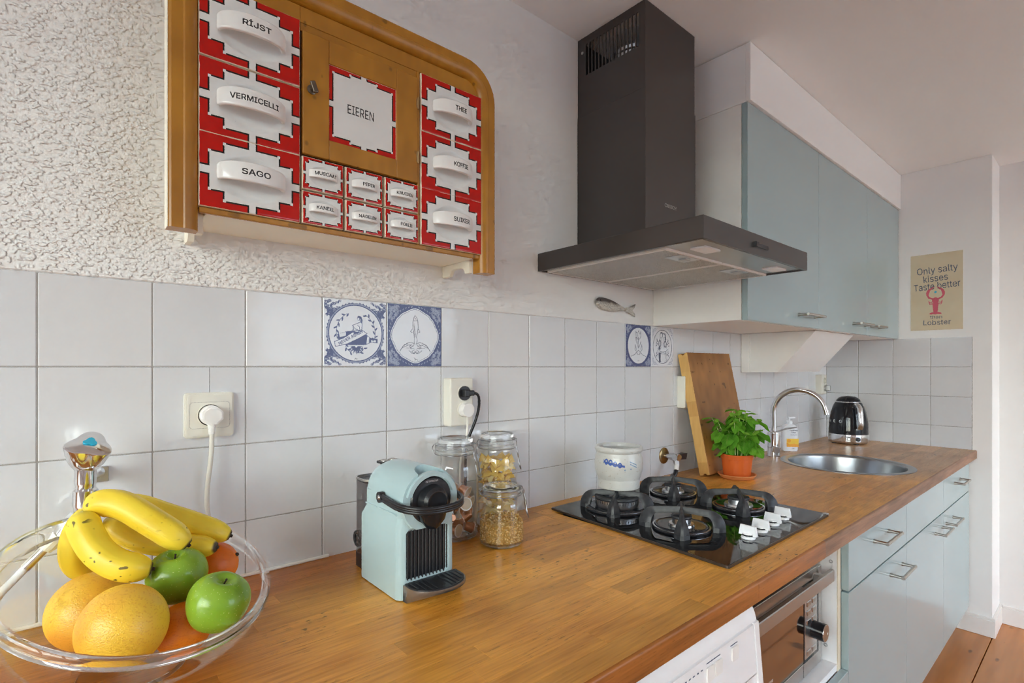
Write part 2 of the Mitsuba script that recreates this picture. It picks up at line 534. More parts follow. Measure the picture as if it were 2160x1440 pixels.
# baseboards
bb = lambda x0, x1, y0, y1: join(bx(x0, x1, y0, y1, 0.001, 0.082, 0.001), bx(x0 + (0.003 if x1 - x0 < 0.05 else 0), x1, y0 + (0.003 if y1 - y0 < 0.05 else 0), y1, 0.081, 0.094, 0.002))
add('baseboard_right', bb(XW - 0.009, XW + 0.003, -0.7396, -0.585), 'm_white', **S)
add('baseboard_return', bb(XW + 0.003, XR, -0.7396, -0.7276), 'm_white', **S)
add('baseboard_recess', bb(XR - 0.012, XR, YB, -0.7396), 'm_white', **S)
add('trim_1', bx(-1.4, 0.47, -0.0065, 0.0005, ZT + 0.0003, ZT + 0.0065, 0.002), 'm_caulk', **S)

# ---------------------------------------------------------------- the four printed tiles
U = 0.0747            # half a tile


def decal(shape, c, name, m, parent, y=-0.0016, d=0.0003, label=None):
    add(name, on_back(extr(shape, d), c[0], y, c[1]), m, parent, label=label)


def line(pts, w=0.7):
    return LineString(np.asarray(pts) * 0.001).buffer(w * 0.0005, quad_segs=3)


def blob(pts):
    return Polygon(np.asarray(pts, float) * 0.001).buffer(0)


def ell(cx, cy, a, b, rot=0):
    return affinity.translate(affinity.rotate(affinity.scale(Point(0, 0).buffer(1, quad_segs=14), a * 0.001, b * 0.001), rot), cx * 0.001, cy * 0.001)


def leaf(x, y, ang, l=6, w=2):
    return affinity.translate(affinity.rotate(affinity.scale(Point(0, 0).buffer(1, quad_segs=6), l * 0.0005, w * 0.0005), ang), x * 0.001, y * 0.001)


def U_(*a):
    return shapely.union_all([g for x in a for g in (x if isinstance(x, list) else [x])])


def scrolls(seed, n=26, inside=62, dense=1.0):
    """Flowery scroll work for the four corners of a tile."""
    r = np.random.default_rng(seed)
    q = []
    for _ in range(int(n * dense)):
        a = r.uniform(38, 71); b = r.uniform(38, 71)
        if math.hypot(a, b) < inside + 4:
            continue
        s = r.uniform(2.5, 5)
        ring = ell(a, b, s, s * r.uniform(0.7, 1)).difference(ell(a, b, s * 0.62, s * 0.5))
        q += [ring, ell(a + r.uniform(-1, 1), b, s * 0.28, s * 0.28), leaf(a + s, b - s, r.uniform(0, 180), s * 2, s * 0.8)]
    for t in np.linspace(8, 82, 12):
        q.append(leaf((inside + 6.0) * math.cos(math.radians(t)), (inside + 6.0) * math.sin(math.radians(t)), t + 60, 5.5, 2.2))
    g = shapely.union_all(q).intersection(sbox(0, 0, 0.0725, 0.0725)).difference(Point(0, 0).buffer((inside + 1) * 0.001, quad_segs=24))
    out = [g, affinity.scale(g, -1, 1, origin=(0, 0)), affinity.scale(g, 1, -1, origin=(0, 0)), affinity.scale(g, -1, -1, origin=(0, 0))]
    return shapely.union_all(out)


def ring(r0, r1, sx=1.0):
    g = Point(0, 0).buffer(r1 * 0.001, quad_segs=32).difference(Point(0, 0).buffer(r0 * 0.001, quad_segs=32))
    return affinity.scale(g, sx, 1, origin=(0, 0))


def wreath(cx, cy, r, a0, a1, k):
    t = np.radians(np.linspace(a0, a1, 24))
    q = [line(np.c_[cx + r * np.cos(t), cy + r * np.sin(t)], 1.0)]
    for i, a in enumerate(np.linspace(a0, a1, k)):
        q.append(leaf(cx + (r + (3 if i % 2 else -3)) * math.cos(math.radians(a)), cy + (r + (3 if i % 2 else -3)) * math.sin(math.radians(a)), a + (40 if i % 2 else 120), 9, 3.4))
    return shapely.union_all(q)


deco_label = ['blue and white tile with a woman seated on a bottle', 'dark blue bordered tile with a fish above two crabs', 'dark bordered tile with a tulip', 'tile with an embracing couple and a banner']
deco_mat = ['m_delft_white'] * 4
for i, c in deco_spots.items():
    k = add('tile', tile_entry(0.1494, 0.1494, 'y', 'm_delft_white'), None, 'wall_back', label=deco_label[i], tw=T().translate([c[0], -0.0013, c[1]]))
    D = lambda g, m='m_delft', y=-0.0013: decal(g, c, 'print', m, k, y)
    if i == 0:
        D(scrolls(3))
        D(U_(ring(66.5, 67.5), ring(62, 64.2)))
        D(ring(64.2, 66.5), 'm_delft_pale')
        D(U_(wreath(0, 2, 46, 118, 200, 9), wreath(0, 2, 46, -20, 62, 9), wreath(-4, -22, 22, 200, 250, 4), wreath(-2, -22, 24, 290, 335, 4)))
        bottle = blob([(-44, -3), (-40, -20), (-20, -27), (22, -26), (32, -22), (33, -20), (52, -21), (52, -11), (33, -9), (30, -6), (10, 6), (-20, 4)])
        label_ = blob([(24, -24), (31, -22), (32, -8), (26, -5)])
        banner = blob([(-50, -20), (-48, -31), (-20, -24), (10, -9), (26, 0), (14, 8), (-2, 6), (-30, -12)])
        D(bottle.difference(U_(banner, label_, blob([(36, -19), (48, -19), (48, -14), (36, -14)]), blob([(-40, -2), (-24, 2), (-24, -6), (-38, -10)]))))
        D(U_(banner.exterior.buffer(0.0006), label_.exterior.buffer(0.0004), line([(-30, -12), (-2, 6)], 1)))
        tx = text('NEVER AGAIN', 0.0068, 0.0002, True)
        tx = move(tx, rz=29)
        add('lettering', on_back(tx, c[0] - 0.013, -0.0013, c[1] - 0.0095), 'm_delft', k)
        fig = U_(line([(8, 33), (10, 28), (14, 22), (13, 6), (8, 3)], 1.2), line([(12, 27), (2, 22), (-8, 18)], 1.2), line([(-8, 18), (-6, 6), (-5, -4)], 1.2), line([(-9, 17), (-2, 10), (10, 5)], 1.2),
                 line([(-8, 8), (-16, -2), (-22, -8)], 1.2), line([(3, 18), (8, 15), (8, 9)], 1), ell(6, 33, 3.6, 4.2).difference(ell(5.5, 32.5, 2.2, 3.0)), blob([(2, 36), (5, 40), (12, 38), (15, 30), (14, 23), (12, 24), (11, 32), (6, 37)]), blob([(-6, 4), (8, 3), (4, 0), (-4, -2)]))
        D(fig)
        sun = U_(*[Polygon([(0.009 * math.cos(t - .25), 0.009 * math.sin(t - .25)), (0.009 * math.cos(t + .25), 0.009 * math.sin(t + .25)), (0.019 * math.cos(t), 0.019 * math.sin(t))]) for t in np.radians(np.linspace(180, 360, 9))]).union(ring(3, 9))
        D(affinity.translate(sun.intersection(sbox(-1, -1, 1, 0)), 0, -0.029))
        D(line([(-4, -59), (-1, -56), (1, -59), (4, -57)], 0.8), 'm_ink')
    elif i == 1:
        t = np.linspace(0, 2 * PI, 161)
        rad = 60 + 4.5 * np.abs(np.cos(2 * t)) ** 0.6 + 1.5 * np.cos(8 * t)
        inner = Polygon(np.c_[rad * np.cos(t), rad * np.sin(t)] * 0.001)
        outer = sbox(-0.0742, -0.0742, 0.0742, 0.0742)
        sc = scrolls(8, n=30, inside=65)
        D(outer.difference(inner.buffer(0.0012)).difference(sc))
        D(inner.buffer(-0.0016).exterior.buffer(0.00045))
        D(sc.intersection(outer.difference(inner.buffer(0.006))), 'm_delft_pale', -0.00125)
        body = np.array([(-1, 50), (4, 44), (7, 34), (8, 22), (6, 10), (3, -2), (5, -12), (2, -20)])
        left = np.array([(-1, 50), (-5, 42), (-7, 32), (-7, 20), (-5, 8), (-3, -4), (-3, -20)])
        fish = [line(body, 1.0), line(left, 1.0), line([(-6, 38), (0, 36), (6, 39)], .8), ell(-1, 42, 1.3, 1.3), line([(-7, 18), (-14, 10), (-9, 8)], 1), line([(8, 18), (13, 10), (8, 8)], 1)] + [line([(-4 + j, 30 - 6 * j), (-2 + j * .3, 10 - 4 * j)], .7) for j in range(5)]
        crab = []
        for s in (1, -1):
            crab += [line([(s * a, b) for a, b in q], 1.0) for q in ([(2, -20), (12, -16), (22, -18), (34, -26), (42, -38)], [(4, -22), (14, -30), (26, -30)], [(6, -26), (18, -22), (36, -30)], [(2, -34), (10, -38), (4, -44), (-2, -38)], [(10, -20), (16, -26), (12, -32), (4, -30)], [(0, -40), (8, -44), (18, -36)], [(20, -20), (30, -22), (40, -34)])]
        D(U_(*fish, *crab, line([(-4, -54), (0, -56), (-2, -60), (4, -57), (6, -60)], 1)), 'm_ink')
    elif i == 2:
        inner = affinity.scale(Point(0, 0).buffer(0.064, quad_segs=32), 0.98, 1)
        sc = scrolls(21, n=20, inside=68)
        D(sbox(-0.0742, -0.0742, 0.0742, 0.0742).difference(inner).difference(sc))
        D(sc, 'm_delft_pale')
        tul = [line(q, 1.4) for q in ([(0, -8), (-2, 20), (0, 30)], [(0, 20), (-14, 30), (-16, 52), (-8, 40), (0, 54), (8, 42), (14, 52), (14, 32), (0, 20)], [(-2, 20), (-4, 36), (-8, 40)], [(0, -8), (-14, 14), (-16, 30), (-6, 8)], [(0, -8), (10, 6), (14, 14), (4, -4)],
                                      [(-10, -22), (-22, -14), (-20, 4), (-12, -14)], [(10, -22), (22, -14), (20, 4), (12, -14)], [(-10, -22), (0, -16), (10, -22), (6, -32), (-6, -32), (-10, -22)], [(-12, -24), (-24, -32), (-44, -38)], [(12, -24), (24, -32), (44, -38)], [(-3, -54), (3, -54)])]
        D(U_(*tul), 'm_ink')
    else:
        D(affinity.scale(ring(62, 64), 0.97, 1), 'm_ink')
        cs = []
        for sx in (1, -1):
            for sy in (1, -1):
                cs += [affinity.scale(U_(line([(54, 54), (70, 70)], 1.2), ell(62, 50, 5, 7).difference(ell(62, 50, 3.5, 5)), ell(50, 63, 7, 5).difference(ell(50, 63, 5, 3.5)), line([(48, 56), (40, 66), (30, 69)], 1), line([(57, 46), (66, 38), (70, 28)], 1)), sx, sy, origin=(0, 0))]
        D(U_(*cs), 'm_delft_pale')
        couple = [ell(-8, 44, 9, 10).difference(ell(-8, 43, 7.5, 8.5)), ell(8, 42, 9, 9).difference(ell(8, 41, 7.5, 7.5)), blob([(-14, 54), (-4, 56), (2, 50), (-8, 50)]), blob([(6, 52), (18, 50), (24, 30), (20, 20), (17, 30), (14, 46)]),
                  line([(-14, 34), (-26, 18), (-24, -4)], 1.6), line([(14, 30), (28, 12), (26, -6)], 1.6), ell(-18, 12, 8, 14).difference(ell(-18, 12, 5, 10)), ell(17, 10, 8, 13).difference(ell(17, 10, 5, 9)), line([(-8, 32), (-4, 10), (-6, -6)], 1.2), line([(8, 30), (8, 10), (10, -6)], 1.2),
                  blob([(-28, -2), (-14, -2), (-14, -12), (-26, -10)]), blob([(-26, -22), (-12, -24), (-14, -52), (-8, -58), (-26, -58), (-24, -50)]), line([(16, -24), (20, -50), (14, -60), (26, -58), (28, -50), (26, -24)], 1.2),
                  line([(-34, -6), (-20, -16), (4, -20), (24, -16), (36, -8)], 1.2), line([(-36, -14), (-22, -24), (4, -28), (26, -24), (38, -16)], 1.2)]
        couple += [leaf(s * (34 + r_), y_, a_, 8, 4) for s in (1, -1) for r_, y_, a_ in ((0, 20, 20), (6, 14, 70), (-2, 10, 140), (8, 4, 30), (2, 26, 100), (4, -24, 60), (-2, -30, 10), (6, -34, 120))]
        D(U_(*couple), 'm_ink')
        tx = text('VOOR ALTIJD', 0.005, 0.0002)
        add('lettering', on_back(tx, c[0] + 0.001, -0.0013, c[1] - 0.021), 'm_ink', k)

# ================================================================ worktop (two joined lengths of glued staves)
XS = 1.046            # the joint between them
hob_hole = bx(1.085, 1.60, -0.58, -0.085, 0.8, 1.0, 0)
SINK = (2.56, -0.365, 0.245)
sink_hole = cyl((SINK[0], SINK[1], 0.8), (SINK[0], SINK[1], 1.0), SINK[2] - 0.012, 64)
W1 = tag(key('worktop'), 'thick oiled wooden worktop under the fruit bowl and the blue coffee machine', 'worktop')
W2 = tag(key('worktop'), 'wooden worktop with the gas hob and the round sink set in', 'worktop')
rs = np.random.default_rng(12)
NR, SW = 16, (0 - (YF + 0.006)) / 16
for wkey, xa, xb in ((W1, XL + 0.02, XS - 0.0004), (W2, XS + 0.0004, XW - 0.0015)):
    for r in range(NR):
        y0 = YF + 0.006 + r * SW
        x = xa
        while x < xb - 1e-6:
            l = rs.uniform(0.24, 0.62)
            x2 = x + l
            if xb - x2 < 0.16:
                x2 = xb
            m = bx(x, x2, y0, y0 + SW, ZT - 0.038, ZT, 0.0004)
            for hole, (hx0, hx1, hy0, hy1) in ((hob_hole, (1.085, 1.60, -0.58, -0.085)), (sink_hole, (SINK[0] - .25, SINK[0] + .25, SINK[1] - .25, SINK[1] + .25))):
                if wkey == W2 and x < hx1 and x2 > hx0 and y0 < hy1 and y0 + SW > hy0:
                    m = cut(m, hole)
            mm = f'm_oak_{rs.integers(6)}'
            for piece in (m.split(only_watertight=False) if wkey == W2 and len(m.faces) > 60 else [m]):
                if len(piece.faces):
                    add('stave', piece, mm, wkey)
            x = x2
    # the front lipping, with a softly rounded upper edge
    prof = Polygon([(YF + 0.006, ZT - 0.04), (YF + 0.001, ZT - 0.04), (YF, ZT - 0.039), (YF, ZT - 0.006), (YF + 0.0008, ZT - 0.003), (YF + 0.0025, ZT - 0.0008), (YF + 0.006, ZT)])
    if wkey == W1:
        add('front_edge', side(prof, xa, xb), 'm_oak_front', wkey, smooth=40)
    else:
        add('front_edge', side(prof, xa, 1.40), 'm_oak_front', wkey, smooth=40)
        add('front_edge', side(prof, 1.40, xb), 'm_oak_front_worn', wkey, smooth=40, label='greyer worn stretch of the front edge')

# ================================================================ base cabinets
YD = -0.643


def handle(parent, x0, x1, z, y, sub=True):
    yb = y - 0.036
    bar = tube([(x0 - 0.008, yb, z), (x1 + 0.008, yb, z)], 0.005, 16)
    posts = [cat_(cyl((x, y + 0.0005, z), (x, y - 0.007, z), 0.0066, 16), cyl((x, y - 0.006, z), (x, yb, z), 0.005, 16)) for x in (x0, x1)]
    add('handle', cat_(bar, posts), 'm_handle', parent, smooth=40, label='satin metal bow handle')


def base_unit(x0, x1, lab, drawer_h, door_h, left_open=False):
    k = thing('base_cabinet', lab, 'cabinet')
    add('body', cat_(bx(x0 + 0.001, x0 + 0.017, YD + 0.021, -0.02, 0.10, ZT - 0.041), bx(x1 - 0.017, x1 - 0.001, YD + 0.021, -0.02, 0.10, ZT - 0.041), bx(x0 + 0.017, x1 - 0.017, YD + 0.021, -0.02, 0.10, 0.116), bx(x0 + 0.017, x1 - 0.017, YD + 0.021, -0.606, ZT - 0.06, ZT - 0.042), bx(x0 + 0.017, x1 - 0.017, -0.03, -0.02, 0.116, ZT - 0.06)), 'm_melamine', k)
    add('plinth', bx(x0, x1, -0.588, -0.572, 0.001, 0.10), 'm_blue_front', k)
    d = add('drawer', bx(x0 + 0.001, x1 - 0.001, YD, YD + 0.019, 0.704, 0.842, 0.0012), 'm_blue_front', k, label='blue grey drawer front')
    if drawer_h:
        handle(d, *drawer_h, 0.794, YD)
    o = add('door', bx(x0 + 0.001, x1 - 0.001, YD, YD + 0.019, 0.125, 0.699, 0.0012), 'm_blue_front', k, label='blue grey door')
    if door_h:
        handle(o, *door_h, 0.646, YD)
    return k


base_unit(1.660, 2.263, 'pale blue base cabinet nearest the microwave, one drawer over a door', (1.886, 2.036), (2.062, 2.205))
base_unit(2.263, 2.866, 'pale blue base cabinet under the sink, its drawer front without a handle', None, (2.700, 2.833))
base_unit(2.866, 3.452, 'pale blue base cabinet in the corner by the right wall', (3.085, 3.215), (2.910, 3.055))
# open unit with the microwave
k = thing('microwave_unit', 'white open cabinet unit around the microwave, pale blue drawer below', 'cabinet')
add('side_panel', bx(1.636, 1.657, -0.622, -0.02, 0.10, 0.866, 0.0005), 'm_white_gloss', k)
add('edge', bx(1.636, 1.657, -0.6245, -0.622, 0.10, 0.866, 0.0003), 'm_chipboard', k, label='bare beige chipboard edge')
add('side_panel', bx(1.072, 1.088, -0.60, -0.02, 0.10, 0.866, 0.0005), 'm_white_gloss', k)
add('shelf', bx(1.088, 1.636, -0.622, -0.02, 0.488, 0.506, 0.0005), 'm_white_gloss', k)
add('top_rail', bx(1.06, 1.636, -0.640, -0.54, 0.851, 0.8665, 0.0005), 'm_cream', k, label='pale batten under the worktop')
add('back_panel', bx(1.088, 1.636, -0.03, -0.02, 0.10, 0.85, 0), 'm_white_gloss', k)
add('drawer', bx(1.075, 1.657, YD, YD + 0.019, 0.125, 0.488, 0.0012), 'm_blue_front', k, label='pale blue drawer front')
for yy, zz in ((-0.6072, 0.7834), (-0.5943, 0.5481)):
    add('screw_cap', cat_(move(lathe([(0.0028, 0), (0.005, 0), (0.005, 0.001), (0.0028, 0.001), (0.0028, 0)], 18), (1.6362, yy, zz), ry=-90)), 'm_steel', k)

# microwave
k = thing('microwave', 'steel microwave with dark mirrored door and black dial, in the open cabinet unit', 'microwave')
mx0, mx1, my, mz0, mz1 = 1.135, 1.610, -0.592, 0.512, 0.776
add('body', bx(mx0, mx1, my + 0.02, -0.24, mz0 - 0.002, mz1, 0.002), 'm_black_plastic', k)
add('foot', cyl((mx1 - 0.04, my + 0.05, 0.506), (mx1 - 0.04, my + 0.05, mz0), 0.012), 'm_black_plastic', k)
add('foot', cyl((mx0 + 0.04, my + 0.05, 0.506), (mx0 + 0.04, my + 0.05, mz0), 0.012), 'm_black_plastic', k)
add('front_frame', cat_(bx(mx0, mx1, my, my + 0.02, mz0, 0.548, 0.001), bx(1.588, mx1, my, my + 0.02, 0.548, mz1, 0.001), bx(mx0, 1.588, my + 0.004, my + 0.02, 0.748, mz1, 0.001)), 'm_steel_satin', k)
d = add('door', bx(mx0, 1.483, my - 0.001, my + 0.018, 0.552, 0.750, 0.001), 'm_mirror_dark', k, label='dark mirrored glass door')
add('lettering', on_back(text('inventum', 0.0085, 0.0002), 1.275, my - 0.001, 0.583), 'm_capsule_rim', d)
add('handle', cat_(bx(mx0 + 0.004, mx1 - 0.004, my - 0.034, my - 0.022, 0.742, 0.774, 0.002), bx(mx0 + 0.03, mx0 + 0.05, my - 0.023, my, 0.750, 0.766, 0.001), bx(mx1 - 0.06, mx1 - 0.04, my - 0.023, my, 0.750, 0.766, 0.001)), 'm_steel_satin', k)
p = add('control_panel', cat_(bx(1.486, 1.588, my - 0.001, my + 0.018, 0.548, 0.748, 0.001)), 'm_black_gloss', k)
add('key_field', bx(1.490, 1.572, my - 0.002, my, 0.558, 0.742, 0.0005), 'm_aluminium', p)
for zz in (0.700, 0.676, 0.652, 0.572):
    for xx in (1.512, 1.548):
        add('button', bx(xx - 0.013, xx + 0.013, my - 0.0045, my - 0.001, zz - 0.0065, zz + 0.0065, 0.002), 'm_steel', p)
kn = add('dial', cat_(cyl((1.545, my - 0.001, 0.622), (1.545, my - 0.032, 0.622), 0.0225, 40)), 'm_black_gloss', k, smooth=40)
add('dial_ring', move(lathe([(0.0135, 0), (0.0215, 0), (0.021, 0.0015), (0.0135, 0.0015), (0.0135, 0)], 36), (1.545, my - 0.032, 0.622), rx=90), 'm_steel', kn)
add('dial_cap', cyl((1.545, my - 0.032, 0.622), (1.545, my - 0.0328, 0.622), 0.0135, 30), 'm_handle', kn)
add('seam', bx(1.4845, 1.4855, my - 0.0006, my, mz0 + 0.002, 0.547, 0), 'm_dark', k)

# dishwasher / washing machine
k = thing('washing_machine', 'white washing machine under the worktop, rounded upper edge and button panel', 'washing machine')
wx0, wx1 = 0.46, 1.058
top = Polygon([(-0.02, 0.79), (-0.02, 0.864), (-0.640, 0.8635), (-0.6480, 0.8595), (-0.6555, 0.852), (-0.6605, 0.8415), (-0.6635, 0.8285), (-0.6630, 0.8270), (-0.60, 0.79)])
add('lid', side(top, wx0, wx1 - 0.004), 'm_white_gloss', k, smooth=35)
panel = Polygon([(-0.02, 0.786), (-0.60, 0.786), (-0.655, 0.826), (-0.6660, 0.8255), (-0.6695, 0.780), (-0.6760, 0.700), (-0.655, 0.69), (-0.02, 0.69)])
add('body', bx(wx0 + 0.004, wx1 - 0.006, -0.64, -0.03, 0.03, 0.70, 0.006), 'm_white_gloss', k)
for xx in (wx0 + 0.05, wx1 - 0.05):
    add('foot', cyl((xx, -0.58, 0), (xx, -0.58, 0.031), 0.02), 'm_black_plastic', k)
for xa, xb in ((wx1 - 0.018, wx1), (wx0, wx0 + 0.018)):
    add('end_cap', side(panel, xa, xb), 'm_white_gloss', k)
panel2 = Polygon([(-0.02, 0.786), (-0.60, 0.786), (-0.655, 0.8235), (-0.6650, 0.8235), (-0.6680, 0.783), (-0.6715, 0.735), (-0.655, 0.732), (-0.02, 0.70)])
cp = add('control_panel', side(panel2, wx0 + 0.0195, wx1 - 0.0195), 'm_white_gloss', k)
add('dispenser', side(Polygon([(-0.02, 0.70), (-0.655, 0.729), (-0.6713, 0.732), (-0.668, 0.70), (-0.645, 0.66), (-0.02, 0.66)]), wx0 + 0.0195, wx1 - 0.0195), 'm_white_gloss', k)


def on_panel(m, x, z):
    t = (0.8235 - z) / (0.8235 - 0.735)
    return on_back(m, x, -0.665 - 0.0065 * t - 0.0002, z)


for xx, zz, n in ((0.958, 0.8075, 1), (0.884, 0.804, 2)):
    for i in range(n):
        add('button', on_panel(extr(rr(-0.012, 0.012, -0.0125, 0.0125, 0.003), 0.0022), xx + 0.028 * i - 0.014 * (n - 1), zz - 0.008), 'm_white', cp)
add('marking', cat_([on_panel(extr(sbox(-w / 2, -0.0008, w / 2, 0.0008), 0.0003), x, z) for x, z, w in ((0.958, 0.8150, 0.026), (0.884, 0.8145, 0.046), (0.70, 0.812, 0.05))]
                    + [on_panel(extr(sbox(-0.0028, -0.001, 0.0028, 0.001), 0.0003), 0.782 + 0.0125 * i, zz) for i in range(6) for zz in (0.8095, 0.787)]
                    + [on_panel(text(s, 0.0045, 0.0002), x, z) for s, x, z in (('2', 0.958, 0.8), ('0', 0.87, 0.796), ('C', 0.898, 0.796))]), 'm_ink', cp, label='dark printed dashes and figures')

# ================================================================ wall cabinet, soffit and slanted boxing
YW = -0.353
k = thing('wall_cabinet', 'white wall cabinet with three pale blue doors to the right of the hood', 'cabinet')
cx0, cx1, cz0, cz1 = 1.6864, 3.4575, 1.4715, 2.168
add('body', cat_(bx(cx0, cx0 + 0.018, YW + 0.021, -0.0015, cz0, cz1), bx(cx1 - 0.018, cx1, YW + 0.021, -0.0015, cz0, cz1), bx(cx0 + 0.018, cx1 - 0.018, YW + 0.021, -0.0015, cz0, cz0 + 0.018, 0.0006), bx(cx0 + 0.018, cx1 - 0.018, YW + 0.021, -0.0015, cz1 - 0.018, cz1)), 'm_melamine', k)
for a, b, hx in ((cx0, 2.296, (2.095, 2.25)), (2.296, 2.909, (2.705, 2.87)), (2.909, cx1, (2.965, 3.085))):
    d = add('door', bx(a + 0.001, b - 0.001, YW, YW + 0.0195, cz0 - 0.001, cz1, 0.0012), 'm_blue_front', k, label='pale blue door')
    handle(d, hx[0], hx[1], 1.5135, YW)
k = thing('soffit_box', 'white boxing between the wall cabinet and the ceiling', 'boxing')
add('front_panel', bx(cx0 + 0.001, XW, -0.362, -0.347, 2.1705, ZC - 0.002, 0.001), 'm_plain_wall', k)
add('side_panel', bx(cx0 + 0.0015, cx0 + 0.018, -0.3465, -0.0015, 2.1695, ZC - 0.002, 0.001), 'm_plain_wall', k)
k = thing('pipe_boxing', 'white slanted boxing under the wall cabinet, above the basil and the tap', 'boxing')
bp = Polygon([(-0.040, 1.2965), (-0.1616, 1.2965), (-0.3115, 1.4702), (-0.040, 1.4702)])
add('casing', side(bp, 2.384, 2.862), 'm_white', k)
add('filler', bx(2.380, 2.866, -0.0395, -0.0015, 1.2945, 1.4702, 0.001), 'm_white', k)

# ================================================================ cooker hood
k = thing('cooker_hood', 'dark metal chimney cooker hood above the gas hob', 'cooker hood')
hx0, hx1, hy, hz0, hz1 = 1.096, 1.686 - 0.0015, -0.530, 1.6025, 1.655
shell = cut(bx(hx0, hx1, hy, -0.0015, hz0, hz1, 0.0012), bx(hx0 + 0.008, hx1 - 0.008, hy + 0.008, -0.010, hz0 - 0.01, hz0 + 0.014, 0))
add('canopy', shell, 'm_hood', k)
u = add('underside', bx(hx0 + 0.008, hx1 - 0.008, hy + 0.008, -0.010, hz0 + 0.004, hz0 + 0.014, 0), 'm_steel_satin', k, label='brushed steel underside')


def mesh_col(p, n, uv):
    a = dr.cos(p.x * 2 * PI / 0.0052) * 0.5 + 0.5
    b = dr.cos(p.y * 2 * PI / 0.0052) * 0.5 + 0.5
    return mix((0.62, 0.60, 0.55), (0.27, 0.255, 0.23), sstep(0.35, 0.75, a * 0.75 + a * b * 0.4))


mat('m_filter', mikit.proc(mesh_col), 0.4, metal=0.6)
for a, b in ((1.126, 1.400), (1.404, 1.676)):
    f = add('filter', bx(a + 0.006, b - 0.006, -0.410, -0.018, hz0 - 0.0005, hz0 + 0.0045, 0.0005), 'm_filter', k, label='grease filter of perforated metal')
    add('rim', cat_(bx(a, a + 0.006, -0.416, -0.012, hz0 - 0.0015, hz0 + 0.0045, 0.0008), bx(b - 0.006, b, -0.416, -0.012, hz0 - 0.0015, hz0 + 0.0045, 0.0008), bx(a, b, -0.416, -0.410, hz0 - 0.0015, hz0 + 0.0045, 0.0008), bx(a, b, -0.018, -0.012, hz0 - 0.0015, hz0 + 0.0045, 0.0008)), 'm_melamine', f)
    cxx = a + 0.125 if a < 1.2 else b - 0.145
    add('latch', cat_(bx(cxx - 0.045, cxx + 0.045, -0.408, -0.362, hz0 - 0.0025, hz0, 0.001)), 'm_aluminium', f)
    add('latch_pull', bx(cxx - 0.006, cxx + 0.018, -0.398, -0.376, hz0 - 0.006, hz0 - 0.0024, 0.001), 'm_steel_satin', f)
for xx in (1.213, 1.602):
    add('lamp', bx(xx - 0.036, xx + 0.036, -0.490, -0.450, hz0 - 0.0005, hz0 + 0.0045, 0.001), 'm_white_gloss', k, label='square frosted lamp')
add('slider', bx(1.345, 1.415, hy - 0.0045, hy + 0.001, 1.622, 1.631, 0.001), 'm_black_plastic', k)
add('slider_knob', bx(1.335, 1.350, hy - 0.009, hy + 0.001, 1.6205, 1.6325, 0.001), 'm_black_plastic', k)
add('chimney', bx(1.2703, 1.5354, -0.2586, -0.0015, hz1, 2.109, 0.001), 'm_hood', k)
add('lettering', on_back(text('BOSCH', 0.010, 0.0003), 1.402, -0.2587, 1.7945), 'm_steel_satin', k)
add('emblem', on_back(extr(Point(0, 0).buffer(0.006).difference(Point(0, 0).buffer(0.0045)), 0.0003), 1.371, -0.2587, 1.7945), 'm_steel_satin', k)
uo = bx(1.2725, 1.5332, -0.2565, -0.0015, 2.1095, ZC - 0.001, 0.0005)
slots = [bx(1.2, 1.6, y0, y0 + 0.0090, 2.234, 2.331, 0) for y0 in np.linspace(-0.2345, -0.044, 15)]
add('chimney_extension', cut(uo, bx(1.2745, 1.5312, -0.2545, -0.004, 2.1, 2.4, 0), *slots), 'm_hood', k)
add('duct', cat_(tube([(1.40, -0.13, z) for z in np.linspace(2.111, 2.30, 24)], [0.07 + 0.0022 * (i % 2) for i in range(24)], 28), tube([(1.40, -0.13, 2.299), (1.40, -0.13, 2.357)], 0.062, 28)), 'm_aluminium', k, label='silver exhaust duct seen through the slots')
add('screw', cyl((1.2722, -0.0225, 2.309), (1.2700, -0.0225, 2.309), 0.0045), 'm_aluminium', k)
# ================================================================ spice cabinet on the wall
mat('m_knob_dark', (0.16, 0.13, 0.10), 0.35, metal=0.8)
K = thing('spice_cabinet', 'old wooden wall cabinet with red and white lettered porcelain drawers', 'cabinet')
FX0, FX1, FZ0, FZ1, FR = 0.199, 0.773, 1.5415, 1.987, 0.042


def cab_path(n=10):
    """Inner edge of the front frame: up the left stile, round over the top, down the right stile; with outward normals."""
    pts, nor = [], []
    for z in np.linspace(FZ0, FZ1 - FR, 6):
        pts.append((FX0, z)); nor.append((-1, 0))
    for a in np.linspace(180, 90, n)[1:]:
        a = math.radians(a); pts.append((FX0 + FR + FR * math.cos(a), FZ1 - FR + FR * math.sin(a))); nor.append((math.cos(a), math.sin(a)))
    for x in np.linspace(FX0 + FR, FX1 - FR, 8)[1:]:
        pts.append((x, FZ1)); nor.append((0, 1))
    for a in np.linspace(90, 0, n)[1:]:
        a = math.radians(a); pts.append((FX1 - FR + FR * math.cos(a), FZ1 - FR + FR * math.sin(a))); nor.append((math.cos(a), math.sin(a)))
    for z in np.linspace(FZ1 - FR, FZ0, 6)[1:]:
        pts.append((FX1, z)); nor.append((1, 0))
    return np.array(pts), np.array(nor)


